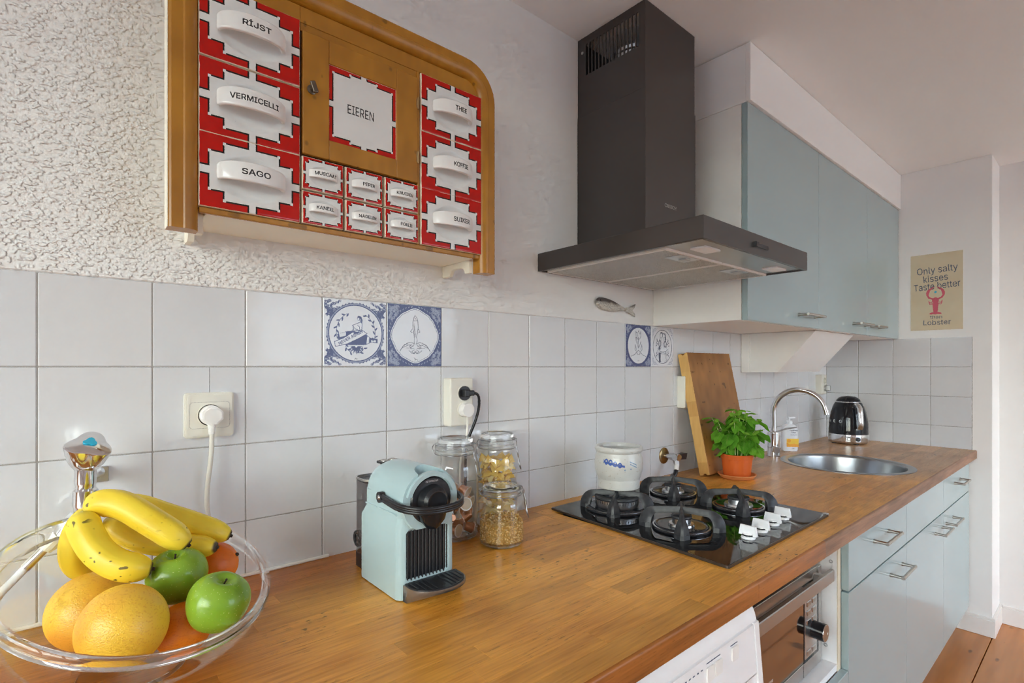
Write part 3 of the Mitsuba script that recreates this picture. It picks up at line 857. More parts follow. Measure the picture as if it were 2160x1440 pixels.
def cab_sweep(prof):
    """prof: closed list of (offset outwards, y)."""
    pts, nor = cab_path()
    k, q = len(pts), len(prof)
    v = np.array([[p[0] + o * n[0], y, p[1] + o * n[1]] for p, n in zip(pts, nor) for o, y in prof])
    f = []
    for i in range(k - 1):
        for j in range(q):
            l = (j + 1) % q
            a, b, c, d = i * q + j, i * q + l, (i + 1) * q + l, (i + 1) * q + j
            f += [(a, b, c), (a, c, d)]
    c0 = trimesh.creation.triangulate_polygon(Polygon([(o, y) for o, y in prof]), engine='earcut')
    for base, flip in ((0, False), ((k - 1) * q, True)):
        for t in c0[1]:
            idx = [int(np.argmin(np.linalg.norm(np.array(prof) - c0[0][i], axis=1))) + base for i in t]
            f.append(idx[::-1] if flip else idx)
    m = trimesh.Trimesh(v, np.array(f), process=False)
    m.fix_normals()
    return m


arc = [(0.0 + 0.020 * (1 - math.cos(a)), -0.136 - 0.016 * math.sin(a)) for a in np.linspace(0, PI / 2, 8)]
prof = [(0.0, -0.118)] + [(0.0, -0.130)] + arc + [(0.0225, -0.1505), (0.0385, -0.1505), (0.0415, -0.1485), (0.0425, -0.144), (0.0425, -0.118)]
add('front_frame', cab_sweep(prof), 'm_cab_wood', K, smooth=30)
add('frame_side', cab_sweep([(0.0426, -0.118), (0.0426, -0.1455), (0.0437, -0.1455), (0.0437, -0.118)]), 'm_cream', K, label='cream painted outer edge')
sp = Polygon([(-0.1175, FZ0 + 0.002), (-0.100, FZ0 + 0.002), (-0.098, 1.549), (-0.092, 1.556), (-0.083, 1.5595), (-0.050, 1.561), (-0.042, 1.558), (-0.037, 1.551), (-0.033, 1.5455), (-0.0015, 1.5455), (-0.0015, 1.985), (-0.1175, 1.985)])
add('side_panel', side(sp, FX0 + 0.001, FX0 + 0.011), 'm_cream', K, label='cream side panel with a scalloped foot')
add('side_panel', side(sp, FX1 - 0.011, FX1 - 0.001), 'm_cream', K, label='cream side panel with a scalloped foot')
add('bottom_board', bx(FX0 + 0.012, FX1 - 0.012, -0.134, -0.0015, 1.574, 1.581, 0.0005), 'm_cream', K, label='cream painted underside')
add('bottom_rail', bx(FX0 + 0.001, FX1 - 0.001, -0.1425, -0.1345, 1.5735, 1.5825, 0.001), 'm_cab_wood', K)
add('top_board', bx(FX0 + 0.012, FX1 - 0.012, -0.118, -0.0015, 1.975, 1.985, 0.0005), 'm_cab_wood', K)
add('face_board', bx(FX0 + 0.0005, FX1 - 0.0005, -0.1335, -0.120, 1.583, 1.9865, 0.0003), 'm_cab_dark', K)
add('head_rail', bx(0.363, FX1 - 0.0005, -0.138, -0.1336, 1.9565, 1.9865, 0.0005), 'm_cab_wood', K)
add('head_rail', bx(FX0 + 0.0005, 0.3625, -0.138, -0.1336, 1.956, 1.9865, 0.0005), 'm_cab_wood', K)
add('head_rail', bx(0.363, 0.6115, -0.138, -0.1336, 1.9415, 1.956, 0.0005), 'm_cab_wood', K)
add('divider', bx(0.6075, 0.6125, -0.1415, -0.1336, 1.583, 1.955, 0.0005), 'm_cab_wood', K)


def porcelain(w, h, a1, b1, a2, b2, bv, bh, t, sq, edge):
    """Red field with black-lined white steps, and white bars at mid height and mid width; uv in metres."""
    def fn(p, n, uv):
        x, z = uv.x, uv.y
        a, b = dr.minimum(x, w - x), dr.minimum(z, h - z)
        cx, cz = dr.abs(x - w / 2), dr.abs(z - h / 2)

        def white(a, b, cx, cz):
            stair = ((a > a1) & (b > b2)) | ((a > a2) & (b > b1))
            return stair | (cx < bv) | (cz < bh)
        wh = white(a, b, cx, cz)
        near = white(a + t, b, cx - t, cz) | white(a, b + t, cx, cz - t) | white(a + t, b + t, cx - t, cz - t)
        corner = ((dr.abs(a - a1) < sq) & (dr.abs(b - b2) < sq)) | ((dr.abs(a - a2) < sq) & (dr.abs(b - b1) < sq))
        col = mix((0.50, 0.006, 0.002), (0.42, 0.004, 0.002), noise(p.x * 60, p.y, p.z * 60))
        col = dr.select(near, mi.Color3f(0.012, 0.008, 0.008), col)
        col = dr.select(wh | corner, mi.Color3f(0.70, 0.71, 0.70), col)
        e = edge * (0.6 + 0.8 * noise(p.x * 90, p.y * 90, p.z * 90))
        return dr.select((a < e) | (b < e), mi.Color3f(0.76, 0.68, 0.55), col)
    return mikit.proc(fn)


DR = {  # class: (width, height, handle half width, depth, strip height)
    'l': (0.1615, 0.1235, 0.055, 0.034, 0.0330), 'r': (0.1625, 0.1235, 0.052, 0.031, 0.031), 's': (0.0775, 0.0605, 0.0275, 0.017, 0.0165)}
for c, (w, h, *_) in DR.items():
    if c == 's':
        args = (0.075 * w, 0.10 * h, 0.155 * w, 0.19 * h, 0.0022, 0.0024, 0.0013, 0.0012, 0.0014)
    else:
        args = (0.095 * w, 0.115 * h, 0.232 * w, 0.245 * h, 0.0052, 0.0062, 0.0026, 0.0024, 0.0012)
    mat(f'm_porcelain_{c}', porcelain(w, h, *args), 0.10, spec=0.4)
mat('m_porcelain_panel', porcelain(0.1415, 0.1455, 0.045 * 0.2, 0.0062, 0.043, 0.0122, 0.0056, 0.0052, 0.0022, 0.0022, 0.0007), 0.12)
mat('m_porcelain', (0.76, 0.76, 0.745), 0.09, clearcoat=0.6)


def drawer_front(w, h, hw, hh):
    nx, nz = 40, 32
    ex = np.r_[-0.004, 0, 0.0006, 0.0016, np.linspace(0.003, w - 0.003, nx), w - 0.0016, w - 0.0006, w, w + 0.004]
    ez = np.r_[-0.004, 0, 0.0006, 0.0016, np.linspace(0.003, h - 0.003, nz), h - 0.0016, h - 0.0006, h, h + 0.004]
    X, Z = np.meshgrid(ex, ez, indexing='ij')
    outside = (X < 0) | (X > w) | (Z < 0) | (Z > h)
    X, Z = np.clip(X, 0, w), np.clip(Z, 0, h)
    d = np.minimum(np.minimum(X, w - X), np.minimum(Z, h - Z))
    edge = 0.003 - np.sqrt(np.maximum(0, 0.003 ** 2 - np.maximum(0, 0.003 - d) ** 2))
    q = ((X - w / 2) / (hw * 0.98)) ** 2 + ((Z - h / 2 + hh * 0.10) / (h * 0.30)) ** 2
    dent = 0.009 * np.clip(1 - q, 0, 1) ** 0.6 * (1 if w > 0.1 else 0.55)
    y = -0.0125 + edge + dent
    y[outside] = 0.0
    v = np.c_[X.ravel(), y.ravel(), Z.ravel()]
    I = np.arange(len(v)).reshape(X.shape)
    a, b, c, e = I[:-1, :-1].ravel(), I[1:, :-1].ravel(), I[1:, 1:].ravel(), I[:-1, 1:].ravel()
    f = np.vstack([np.c_[a, b, c], np.c_[a, c, e]])
    return trimesh.Trimesh(v, f, process=False), np.c_[X.ravel(), Z.ravel()]


def bow(hw, dep, hh, th):
    """The porcelain strap handle: a strip of height hh bent over a half ellipse."""
    n, sec = 36, []
    for a in np.linspace(0, 2 * PI, 17)[:-1]:
        ca, sa = math.cos(a), math.sin(a)
        sec.append((abs(ca) ** 0.5 * math.copysign(1, ca) * th / 2, abs(sa) ** 0.35 * math.copysign(1, sa) * hh / 2))
    q, v = len(sec), []
    ts = np.linspace(0.0, PI, n)
    for t in ts:
        c = np.array([-math.cos(t) * (hw - th / 2), -math.sin(t) ** 0.85 * (dep - th / 2)])
        nn = np.array([-math.cos(t) * dep, -math.sin(t) * hw]); nn /= np.linalg.norm(nn)
        taper = 0.80 + 0.20 * math.sin(t)
        for s, z in sec:
            p = c + nn * s
            v.append((p[0], p[1], z * taper))
    f = []
    for i in range(n - 1):
        for j in range(q):
            l = (j + 1) % q
            f += [(i * q + j, (i + 1) * q + j, (i + 1) * q + l), (i * q + j, (i + 1) * q + l, i * q + l)]
    m = trimesh.Trimesh(np.array(v, float), np.array(f), process=False)
    m.fix_normals()
    return m


def bow_text(s, hw, dep, h, th, x0, x1, up=0.0):
    """Lettering wrapped on the outside of the strap, between the fractions x0 and x1 of its width."""
    m = meshkit.text_mesh(s, h, 0.00035, True)
    m = m.subdivide_to_size(0.004) if hasattr(m, 'subdivide_to_size') else m
    b = m.bounds
    v = m.vertices.copy()
    ts = np.linspace(0, PI, 400)
    nn = np.c_[-np.cos(ts) * dep, -np.sin(ts) * hw]; nn /= np.linalg.norm(nn, axis=1, keepdims=True)
    c = np.c_[-np.cos(ts) * (hw - th / 2), -np.sin(ts) ** 0.85 * (dep - th / 2)] + nn * (th / 2)
    L = np.r_[0, np.cumsum(np.linalg.norm(np.diff(c, axis=0), axis=1))]
    s0, s1 = np.interp(x0, (c[:, 0] + hw) / (2 * hw), L), np.interp(x1, (c[:, 0] + hw) / (2 * hw), L)
    a = s0 + (v[:, 0] - b[0, 0]) / (b[1, 0] - b[0, 0]) * (s1 - s0)
    px, py = np.interp(a, L, c[:, 0]), np.interp(a, L, c[:, 1])
    qx, qy = np.interp(a, L, nn[:, 0]), np.interp(a, L, nn[:, 1])
    d = v[:, 2] - 0.0001
    return trimesh.Trimesh(np.c_[px + qx * d, py + qy * d, v[:, 1] - h / 2 + up], m.faces, process=False)


dply = {}
for c, (w, h, hw, dep, hh) in DR.items():
    m, uv = drawer_front(w, h, hw, hh)
    th = 0.0075 if c != 's' else 0.0045
    dply[c] = (mikit.ply(m, f'm_porcelain_{c}', smooth=True, uv=uv), mikit.ply(bow(hw, dep, hh, th), 'm_porcelain', smooth=50), th)
DRAWERS = [('R\u0130JST', 'l', 0.1985, 1.832, .30, .71, .0090), ('VERMICELLI', 'l', 0.1985, 1.7065, .14, .83, .0090), ('SAGO', 'l', 0.1985, 1.581 + .0025, .29, .70, .0092),
           ('THEE', 'r', 0.614, 1.829, .40, .70, .0095), ('KOFFIE', 'r', 0.614, 1.705, .37, .74, .0095), ('SUIKER', 'r', 0.614, 1.5835, .36, .79, .0095),
           ('MUSCAAT', 's', 0.364, 1.648, .15, .90, .0062), ('PEPER', 's', 0.4465, 1.648, .33, .80, .0062), ('KRUIDEN', 's', 0.5295, 1.648, .18, .86, .0060),
           ('KANEEL', 's', 0.364, 1.5845, .20, .80, .0062), ('NAGELEN', 's', 0.4465, 1.5845, .20, .87, .0060), ('FOELIE', 's', 0.5295, 1.5845, .32, .84, .0062)]
for word, c, x, z, ta, tb, th_ in DRAWERS:
    w, h, hw, dep, hh = DR[c]
    tw = T().translate([x, -0.134, z])
    d = add('drawer', dply[c][0], None, K, tw=tw, label=f'{"small" if c == "s" else "large"} red and white porcelain drawer lettered {word.replace(chr(304), "I")}')
    at = T().translate([x + w / 2, -0.134 - 0.0085, z + h / 2 + 0.0005])
    add('handle', dply[c][1], None, d, tw=at, label='white porcelain strap handle')
    m = bow_text(word, hw, dep, th_, dply[c][2], ta, tb)
    add('lettering', m, 'm_ink_black', d, tw=at)
door = key('door', K)
used.add(door)
dz0, dz1, dx0, dx1 = 1.7135, 1.9395, 0.3650, 0.6060
px0, px1, pz0, pz1 = 0.4143, 0.5558, 1.7505, 1.896
yf = -0.1455
for nm, m in (('stile', bx(dx0, px0, yf, -0.136, dz0, dz1, 0.0012)), ('stile', bx(px1, dx1, yf, -0.136, dz0, dz1, 0.0012)), ('rail', bx(px0 + 0.0002, px1 - 0.0002, yf, -0.136, pz1, dz1, 0.0008)), ('rail', bx(px0 + 0.0002, px1 - 0.0002, yf, -0.136, dz0, pz0, 0.0008))):
    add(nm, m, 'm_cab_wood', door)
pm = on_back(extr(sbox(0, 0, px1 - px0, pz1 - pz0), 0.003), px0, -0.1395, pz0)
add('panel', pm, 'm_porcelain_panel', door, uv=np.c_[pm.vertices[:, 0] - px0, pm.vertices[:, 2] - pz0], label='red and white porcelain panel lettered EIEREN')
add('lettering', on_back(text('EIEREN', 0.0175, 0.0004, width=0.055), 0.479, -0.1424, 1.8235), 'm_ink_black', door)
add('knob', cat_(move(lathe([(0, 0), (0.0085, 0), (0.0085, 0.0015), (0.004, 0.003), (0.0035, 0.010), (0, 0.010)], 24), (0.381, yf, 1.8345), rx=90),
                 move(rbox(-0.0105, 0.0105, -0.0028, 0.0028, -0.0050, 0.0050, 0.0024), (0.381, yf - 0.0135, 1.8345), ry=70)), 'm_knob_dark', door, smooth=40, label='small metal turn knob')
for z in (1.884, 1.768):
    add('hinge', cat_(cyl((0.607, yf - 0.0005, z - 0.0125), (0.607, yf - 0.0005, z + 0.0125), 0.0018, 12), bx(0.6025, 0.607, yf - 0.0006, yf + 0.001, z - 0.010, z + 0.010, 0)), 'm_brass', door, smooth=40)

# ================================================================ sockets and plugs
k = thing('wall_socket', 'single cream wall socket with a white plug, above the fruit bowl', 'socket')
sx, sz = 0.240, 1.2297
add('plate', cut(on_back(join(extr(rr(-0.041, 0.041, -0.042, 0.042, 0.006), 0.006), move(extr(rr(-0.0395, 0.0395, -0.0405, 0.0405, 0.006), 0.009)), move(extr(rr(-0.037, 0.037, -0.038, 0.038, 0.006), 0.011))), sx, -0.0005, sz), cyl((sx, -0.03, sz), (sx, -0.004, sz), 0.0205, 40)), 'm_socket', k)
add('insert_line', on_back(extr(rr(-0.0335, 0.0335, -0.0245, 0.0245, 0.006).difference(rr(-0.0330, 0.0330, -0.0240, 0.0240, 0.0055)), 0.0004), sx, -0.0115, sz), 'm_grout', k)
add('collar', on_back(lathe([(0.0200, 0), (0.0218, 0), (0.0218, 0.0022), (0.0200, 0.0022), (0.0200, 0)], 40), sx, -0.0108, sz), 'm_socket', k)
add('well', on_back(extr(Point(0, 0).buffer(0.0204), 0.001), sx, -0.005, sz), 'm_dark', k)
k = thing('plug', 'white plug with a white cord in the single socket', 'plug')
oct_ = Polygon([(0.0165 * math.cos(t), 0.0155 * math.sin(t)) for t in np.radians(np.arange(22.5, 360, 45))]).buffer(0.002)
add('body', on_back(join(extr(Point(0, 0).buffer(0.0185), 0.012), move(extr(oct_, 0.022), (0, 0, 0.006)), move(extr(oct_.buffer(-0.003), 0.0245), (0, 0, 0.006))), sx + 0.0005, -0.0062, sz), 'm_socket_white', k)
add('strain_relief', cat_([cyl((sx, -0.027, sz - 0.013 - 0.0042 * i), (sx, -0.027, sz - 0.0165 - 0.0042 * i), 0.0078 - 0.0005 * i, 16) for i in range(5)] + [cyl((sx, -0.027, sz - 0.012), (sx, -0.027, sz - 0.034), 0.0050, 12)]), 'm_socket_white', k, smooth=40)
add('cord', tube(spline([(sx, -0.027, sz - 0.032), (sx - 0.001, -0.027, 1.16), (sx - 0.006, -0.022, 1.10), (sx - 0.005, -0.018, 1.05), (sx + 0.006, -0.016, 1.00), (sx + 0.02, -0.018, 0.94), (sx + 0.03, -0.02, 0.9125)], 8), 0.0042, 10), 'm_cord_white', k, smooth=40)


def box_socket(lab, x0, x1, z0, z1, dep, wells):
    k = thing('wall_socket', lab, 'socket')
    b = rbox(x0, x1, -dep, 0.008, z0, z1, 0.005)
    b = cut(b, bx(x0 - 1, x1 + 1, 0, 1, z0 - 1, z1 + 1, 0), *[cyl((x, -dep - 0.01, z), (x, -dep + 0.012, z), 0.0185, 36) for x, z in wells])
    b.apply_translation([0, -0.0003, 0])
    add('housing', b, 'm_socket', k)
    for x, z in wells:
        add('collar', on_back(lathe([(0.0186, 0), (0.0205, 0), (0.0203, 0.0018), (0.0186, 0.0018), (0.0186, 0)], 36), x, -dep, z), 'm_socket', k)
    return k


box_socket('cream double surface socket with a black and a white plug, above the storage jars', 0.7665, 0.838, 1.169, 1.2915, 0.031, [(0.8085, 1.2525), (0.8085, 1.2105)])
k = thing('plug', 'black angled plug in the upper half of the double socket', 'plug')
add('body', cat_(cyl((0.8085, -0.020, 1.2525), (0.8085, -0.036, 1.2525), 0.0182, 36), rbox(0.7975, 0.8125, -0.052, -0.034, 1.2435, 1.2625, 0.003), rbox(0.811, 0.830, -0.049, -0.036, 1.246, 1.260, 0.003)), 'm_black_plastic', k, smooth=40)
add('cord', tube(spline([(0.829, -0.043, 1.253), (0.842, -0.043, 1.249), (0.850, -0.040, 1.232), (0.850, -0.036, 1.205), (0.842, -0.030, 1.172), (0.832, -0.022, 1.14), (0.828, -0.012, 1.09), (0.830, -0.009, 1.00), (0.832, -0.010, 0.913)], 8), 0.0036, 10), 'm_black_plastic', k, smooth=40)
k = thing('plug', 'round white plug in the lower half of the double socket', 'plug')
add('body', cat_(cyl((0.8085, -0.020, 1.2105), (0.8085, -0.036, 1.2105), 0.0183, 36), cyl((0.8085, -0.035, 1.2105), (0.8085, -0.052, 1.2105), 0.0175, 14)), 'm_socket_white', k, smooth=40)
add('cord', tube(spline([(0.8085, -0.046, 1.196), (0.810, -0.044, 1.175), (0.813, -0.036, 1.145), (0.813, -0.013, 1.09), (0.812, -0.009, 1.00), (0.810, -0.010, 0.913)], 8), 0.0030, 10), 'm_cord_white', k, smooth=40)
box_socket('cream surface socket half hidden behind the chopping board', 1.8495, 1.922, 1.1595, 1.284, 0.034, [(1.892, 1.2425), (1.892, 1.201)])
box_socket('cream surface socket in the corner beside the kettle', 3.289, 3.361, 1.163, 1.2755, 0.034, [(3.33, 1.2405), (3.33, 1.199)])
k = thing('plug', 'grey plug in the corner socket beside the kettle', 'plug')
add('body', cat_(cyl((3.33, -0.023, 1.199), (3.33, -0.045, 1.199), 0.018, 30), rbox(3.318, 3.342, -0.062, -0.044, 1.183, 1.215, 0.004)), 'm_steel_satin', k, smooth=40)

# ================================================================ water tap on the wall behind the bowl
k = thing('wall_tap', 'chrome water valve with a three lobed knob and a blue mark, behind the fruit bowl', 'tap')
bx_, by_ = 0.0575, -0.088
th = np.linspace(0, 2 * PI, 73)[:-1]


def tri_ring(r, z, lobes=0.16, tilt=0.0):
    rad = r * (1 + lobes * np.cos(3 * (th - math.radians(-38))))
    return np.c_[bx_ + rad * np.cos(th), by_ + rad * np.sin(th), np.full_like(th, z) + tilt * rad * np.sin(th)]


rings = [tri_ring(0.0125, 1.164, 0.02), tri_ring(0.0165, 1.171, 0.06), tri_ring(0.0195, 1.180, 0.12), tri_ring(0.0222, 1.192, 0.16), tri_ring(0.0242, 1.203, 0.18), tri_ring(0.0242, 1.2055, 0.18), tri_ring(0.0222, 1.2075, 0.18), tri_ring(0.010, 1.2095, 0.12)]
v = np.vstack(rings + [[[bx_, by_, 1.164]], [[bx_, by_, 1.2100]]]); q = 72
f = []
for i in range(len(rings) - 1):
    for j in range(q):
        l = (j + 1) % q
        f += [(i * q + j, i * q + l, (i + 1) * q + l), (i * q + j, (i + 1) * q + l, (i + 1) * q + j)]
for j in range(q):
    l = (j + 1) % q
    f += [(len(rings) * q, l, j), (len(rings) * q + 1, (len(rings) - 1) * q + j, (len(rings) - 1) * q + l)]
kb = move(trimesh.Trimesh(v, np.array(f), process=False), (-bx_, -by_, -1.170))
kb = move(kb, (bx_, by_ + 0.003, 1.170), rx=33, ry=8)
kb.apply_translation([-bx_, -by_, -1.170]); kb.apply_scale(1.10); kb.apply_translation([bx_, by_, 1.170])
add('knob', kb, 'm_chrome', k, smooth=35)
rad = 0.0078 * (1 + 0.2 * np.cos(3 * (th - math.radians(-38))))
add('blue_mark', move(move(extr(Polygon(np.c_[rad * np.cos(th), rad * np.sin(th)]), 0.0010), (0, 0, 0.0443), rx=0), (bx_, by_ + 0.003, 1.170), rx=33, ry=8), 'm_cyan', k, label='blue cold water mark')
add('body', lathe([(0, 1.166), (0.0135, 1.166), (0.0135, 1.142), (0.0125, 1.140), (0.0125, 1.134), (0.0155, 1.131), (0.0158, 1.108), (0.0142, 1.105), (0.0142, 1.098), (0.0115, 1.096), (0.0115, 1.088), (0, 1.086)][::-1], 40, (bx_, by_, 0)), 'm_chrome', k, smooth=35)
add('wall_pipe', cat_(cyl((bx_ + 0.006, by_ + 0.008, 1.150), (0.077, -0.002, 1.143), 0.0085), ), 'm_chrome', k, smooth=40)
add('wall_plate', bx(0.064, 0.090, -0.006, -0.0008, 1.126, 1.152, 0.001), 'm_steel_satin', k, label='square wall plate')
d = np.array([-0.066, 0.0, -0.075]); d /= np.linalg.norm(d)
p0 = np.array([0.048, by_, 1.094])
add('outlet', cat_(cyl(p0, p0 + d * 0.026, 0.0100, 8), cyl(p0 + d * 0.025, p0 + d * 0.034, 0.009)), 'm_chrome', k, smooth=30)
k2 = thing('water_hose', 'grey hose with a white ribbed nut on the wall valve behind the bowl', 'hose')
add('nut', cat_([cyl(p0 + d * 0.0345, p0 + d * 0.052, 0.0120, 12), cyl(p0 + d * 0.0515, p0 + d * 0.057, 0.0105, 24)]), 'm_white', k2)
add('ferrule', cyl(p0 + d * 0.0575, p0 + d * 0.088, 0.0068), 'm_chrome', k2, smooth=40)
pp = [p0 + d * s for s in (0.088, 0.105, 0.125)] + [(-0.050, -0.080, 0.970), (-0.068, -0.065, 0.93), (-0.10, -0.045, 0.9135), (-0.16, -0.04, 0.9135)]
add('hose', tube(spline(pp, 8), 0.0055, 12), 'm_rubber', k2, smooth=40)

# ================================================================ glass bowl and fruit
RIM_C, RIM_R, RIM_N = np.array([0.1165, -0.238, 1.032]), 0.165, np.array([0.205, -0.343, 1.0])
RIM_N = RIM_N / np.linalg.norm(RIM_N)
BASE_C, BASE_R = np.array([0.104, -0.248, ZT + 0.0006]), 0.062
ea = np.cross([0, 1.0, 0], RIM_N); ea /= np.linalg.norm(ea)
eb = np.cross(RIM_N, ea)


def bowl_ring(t, inset, n=72):
    """A ring of the bowl between base (t = 0) and rim (t = 1)."""
    a = np.arange(n) * 2 * PI / n
    u = t
    rim = RIM_C + (RIM_R - inset) * (np.cos(a)[:, None] * ea + np.sin(a)[:, None] * eb)
    base = BASE_C + np.c_[(BASE_R - inset) * np.cos(a), (BASE_R - inset) * np.sin(a), np.zeros(n)]
    s = math.sin(u * PI / 2) ** 0.95          # how far out
    hgt = (1 - math.cos(u * PI / 2)) ** 0.9    # how far up
    q = base + (rim - base) * np.c_[np.full(n, s), np.full(n, s), np.full(n, hgt)]
    return q


def loft(rings, closed=False, cap0=None, cap1=None):
    n = len(rings[0]); k = len(rings)
    v = np.vstack(rings); f = []
    for i in range(k if closed else k - 1):
        for j in range(n):
            l = (j + 1) % n; A = i * n; B = ((i + 1) % k) * n
            f += [(A + j, A + l, B + l), (A + j, B + l, B + j)]
    for cap, A, fl in ((cap0, 0, -1), (cap1, (k - 1) * n, 1)):
        if cap is not None:
            v = np.vstack([v, np.asarray(cap)[None]])
            for j in range(n):
                f.append((len(v) - 1, A + j, A + (j + 1) % n)[::fl])
    return trimesh.Trimesh(v, np.array(f), process=False)


k = thing('fruit_bowl', 'large clear glass bowl with a slanted rim, full of fruit', 'bowl')
add('wall', loft([bowl_ring(t, 0.0035) + np.array([0, 0, 0.006 * (1 - t)]) for t in np.linspace(0.0, 0.94, 17)]), 'm_jar_glass', k, smooth=60)
r0, r1 = bowl_ring(0.93, -0.0004), bowl_ring(0.93, 0.0100)
rim = [r0, bowl_ring(0.965, -0.0012), bowl_ring(1.0, -0.001) + RIM_N * 0.0005, bowl_ring(1.0, 0.0010) + RIM_N * 0.0042, bowl_ring(1.0, 0.0085) + RIM_N * 0.0042, bowl_ring(1.0, 0.0108), bowl_ring(0.965, 0.0112), r1]
add('rim', loft(rim, closed=True), 'm_glass', k, smooth=50, label='thick polished rim')
add('base', lathe([(0, 0), (BASE_R - 0.004, 0), (BASE_R, 0.002), (BASE_R - 0.002, 0.006), (0, 0.0065)], 72, BASE_C), 'm_glass', k, smooth=40)


def peel(c0, c1, c2, freq):
    def fn(p, n, uv):
        b = fbm(p.x * 14 + 3, p.y * 14, p.z * 14, 2)
        pit = sstep(0.62, 0.8, noise(p.x * freq, p.y * freq, p.z * freq))
        col = mix(c0, c1, sstep(0.35, 0.62, b))
        return mix(col, c2, 0.35 * pit)
    return mikit.proc(fn)


pits = lambda p, n, uv: -sstep(0.50, 0.80, noise(p.x * 700, p.y * 700, p.z * 700))
mat('m_grapefruit', peel((0.80, 0.49, 0.045), (0.78, 0.33, 0.035), (0.62, 0.27, 0.03), 520), 0.34, bump=mikit.proc(pits, 3e-4), bscale=0.00022)
mat('m_orange', peel((0.74, 0.20, 0.008), (0.66, 0.14, 0.006), (0.55, 0.10, 0.006), 560), 0.36, bump=mikit.proc(pits, 3e-4), bscale=0.00022)


def apple_col(p, n, uv):
    g = fbm(p.x * 25, p.y * 25, p.z * 25, 2)
    s = sstep(0.84, 0.92, noise(p.x * 560, p.y * 560, p.z * 560))
    return mix(mix((0.115, 0.25, 0.012), (0.25, 0.40, 0.035), g), (0.55, 0.62, 0.25), 0.6 * s)


mat('m_apple', mikit.proc(apple_col), 0.20, clearcoat=0.25)


def banana_col(p, n, uv):
    t = uv.x
    g = fbm(p.x * 30, p.y * 30, p.z * 30, 2)
    spot = sstep(0.80, 0.86, noise(p.x * 190 + 5, p.y * 120, p.z * 190)) * sstep(0.50, 0.65, noise(p.x * 24, p.y * 24, p.z * 24 + 3))
    c = mix((0.70, 0.48, 0.016), (0.86, 0.67, 0.055), g)
    tip = sstep(0.972, 0.995, t)
    green = sstep(0.10, 0.0, t)
    c = mix(c, (0.45, 0.42, 0.05), 0.6 * green)
    c = mix(c, (0.05, 0.03, 0.015), dr.clip(spot * 0.85 + tip, 0, 1))
    return c


mat('m_banana', mikit.proc(banana_col), 0.40)


def fruit(r, seed, squash=1.0, lump=0.012, sub=4, axis=(0, 0, 1)):
    m = trimesh.creation.icosphere(subdivisions=sub, radius=1.0)
    v = m.vertices.copy()
    s = 1 + lump * (meshkit.fbm(v * 1.3 + seed, 2, seed) - 0.5) * 2
    v *= s[:, None]
    v[:, 2] *= squash
    d = np.hypot(v[:, 0], v[:, 1])
    v[:, 2] -= np.sign(v[:, 2]) * 0.05 * np.exp(-(d / 0.13) ** 2)
    m.vertices = v * r
    return m


def place_fruit(name, m, c, rx, ry, mt, lab, cat, grp=None):
    m = move(m, c, rx=rx, ry=ry)
    k = thing(name, lab, cat, grp)
    add('flesh' if False else 'skin', m, mt, k, smooth=True)
    up = trimesh.transformations.rotation_matrix(math.radians(ry), (0, 1, 0)) @ trimesh.transformations.rotation_matrix(math.radians(rx), (1, 0, 0))
    return k, up[:3, :3] @ np.array([0, 0, 1.0])


k, u = place_fruit('grapefruit', fruit(0.0505, 1, 0.97), (0.0896, -0.2997, 0.9915), -20, 75, 'm_grapefruit', 'yellow orange grapefruit at the front of the glass bowl', 'grapefruit')
k, u = place_fruit('grapefruit', fruit(0.051, 2, 0.98), (0.0610, -0.1860, 0.9800), 30, -40, 'm_grapefruit', 'grapefruit at the left of the bowl, partly behind the front one', 'grapefruit')
k, u = place_fruit('orange', fruit(0.035, 3, 0.97), (0.1585, -0.2700, 0.9545), 50, 20, 'm_orange', 'orange under the two green apples', 'orange')
k, u = place_fruit('orange', fruit(0.0335, 4, 0.97), (0.2200, -0.1660, 1.000), 20, 60, 'm_orange', 'orange at the back right of the bowl, behind the banana tips', 'orange')
add('stem_end', move(trimesh.creation.icosphere(subdivisions=1, radius=0.003), np.array((0.2200, -0.1660, 1.000)) + np.array([0.028, -0.012, 0.012])), 'm_soil', k)


def apple(r):
    t = np.linspace(-PI / 2, PI / 2, 33)
    prof = []
    for a in t:
        rr_ = r * (math.cos(a) ** 0.85) * (1 + 0.05 * math.sin(a))
        z = r * 0.96 * math.sin(a)
        d = rr_ / r
        if a > 0:
            z -= r * 0.30 * math.exp(-(d / 0.26) ** 2)
        else:
            z += r * 0.16 * math.exp(-(d / 0.28) ** 2)
        prof.append((rr_, z))
    m = lathe(prof, 48)
    v = m.vertices.copy()
    ang = np.arctan2(v[:, 1], v[:, 0])
    v[:, :2] *= (1 + 0.018 * np.cos(5 * ang))[:, None]
    m.vertices = v
    return m


for c, r, rx, ry, lab in (((0.1580, -0.2240, 1.0145), 0.0395, 10, -8, 'green apple lying higher, against the bananas'), ((0.1925, -0.3195, 0.9985), 0.0392, 14, 12, 'green apple at the front right edge of the bowl')):
    k = thing('apple', lab, 'apple')
    add('skin', move(apple(r), c, rx=rx, ry=ry), 'm_apple', k, smooth=True)
    st = tube([(0, 0, r * 0.60), (0.0006, 0, r * 0.72), (0.0022, 0.0008, r * 0.86)], [0.0012, 0.001, 0.0014], 8)
    add('stalk', move(st, c, rx=rx, ry=ry), 'm_soil', k, smooth=40)


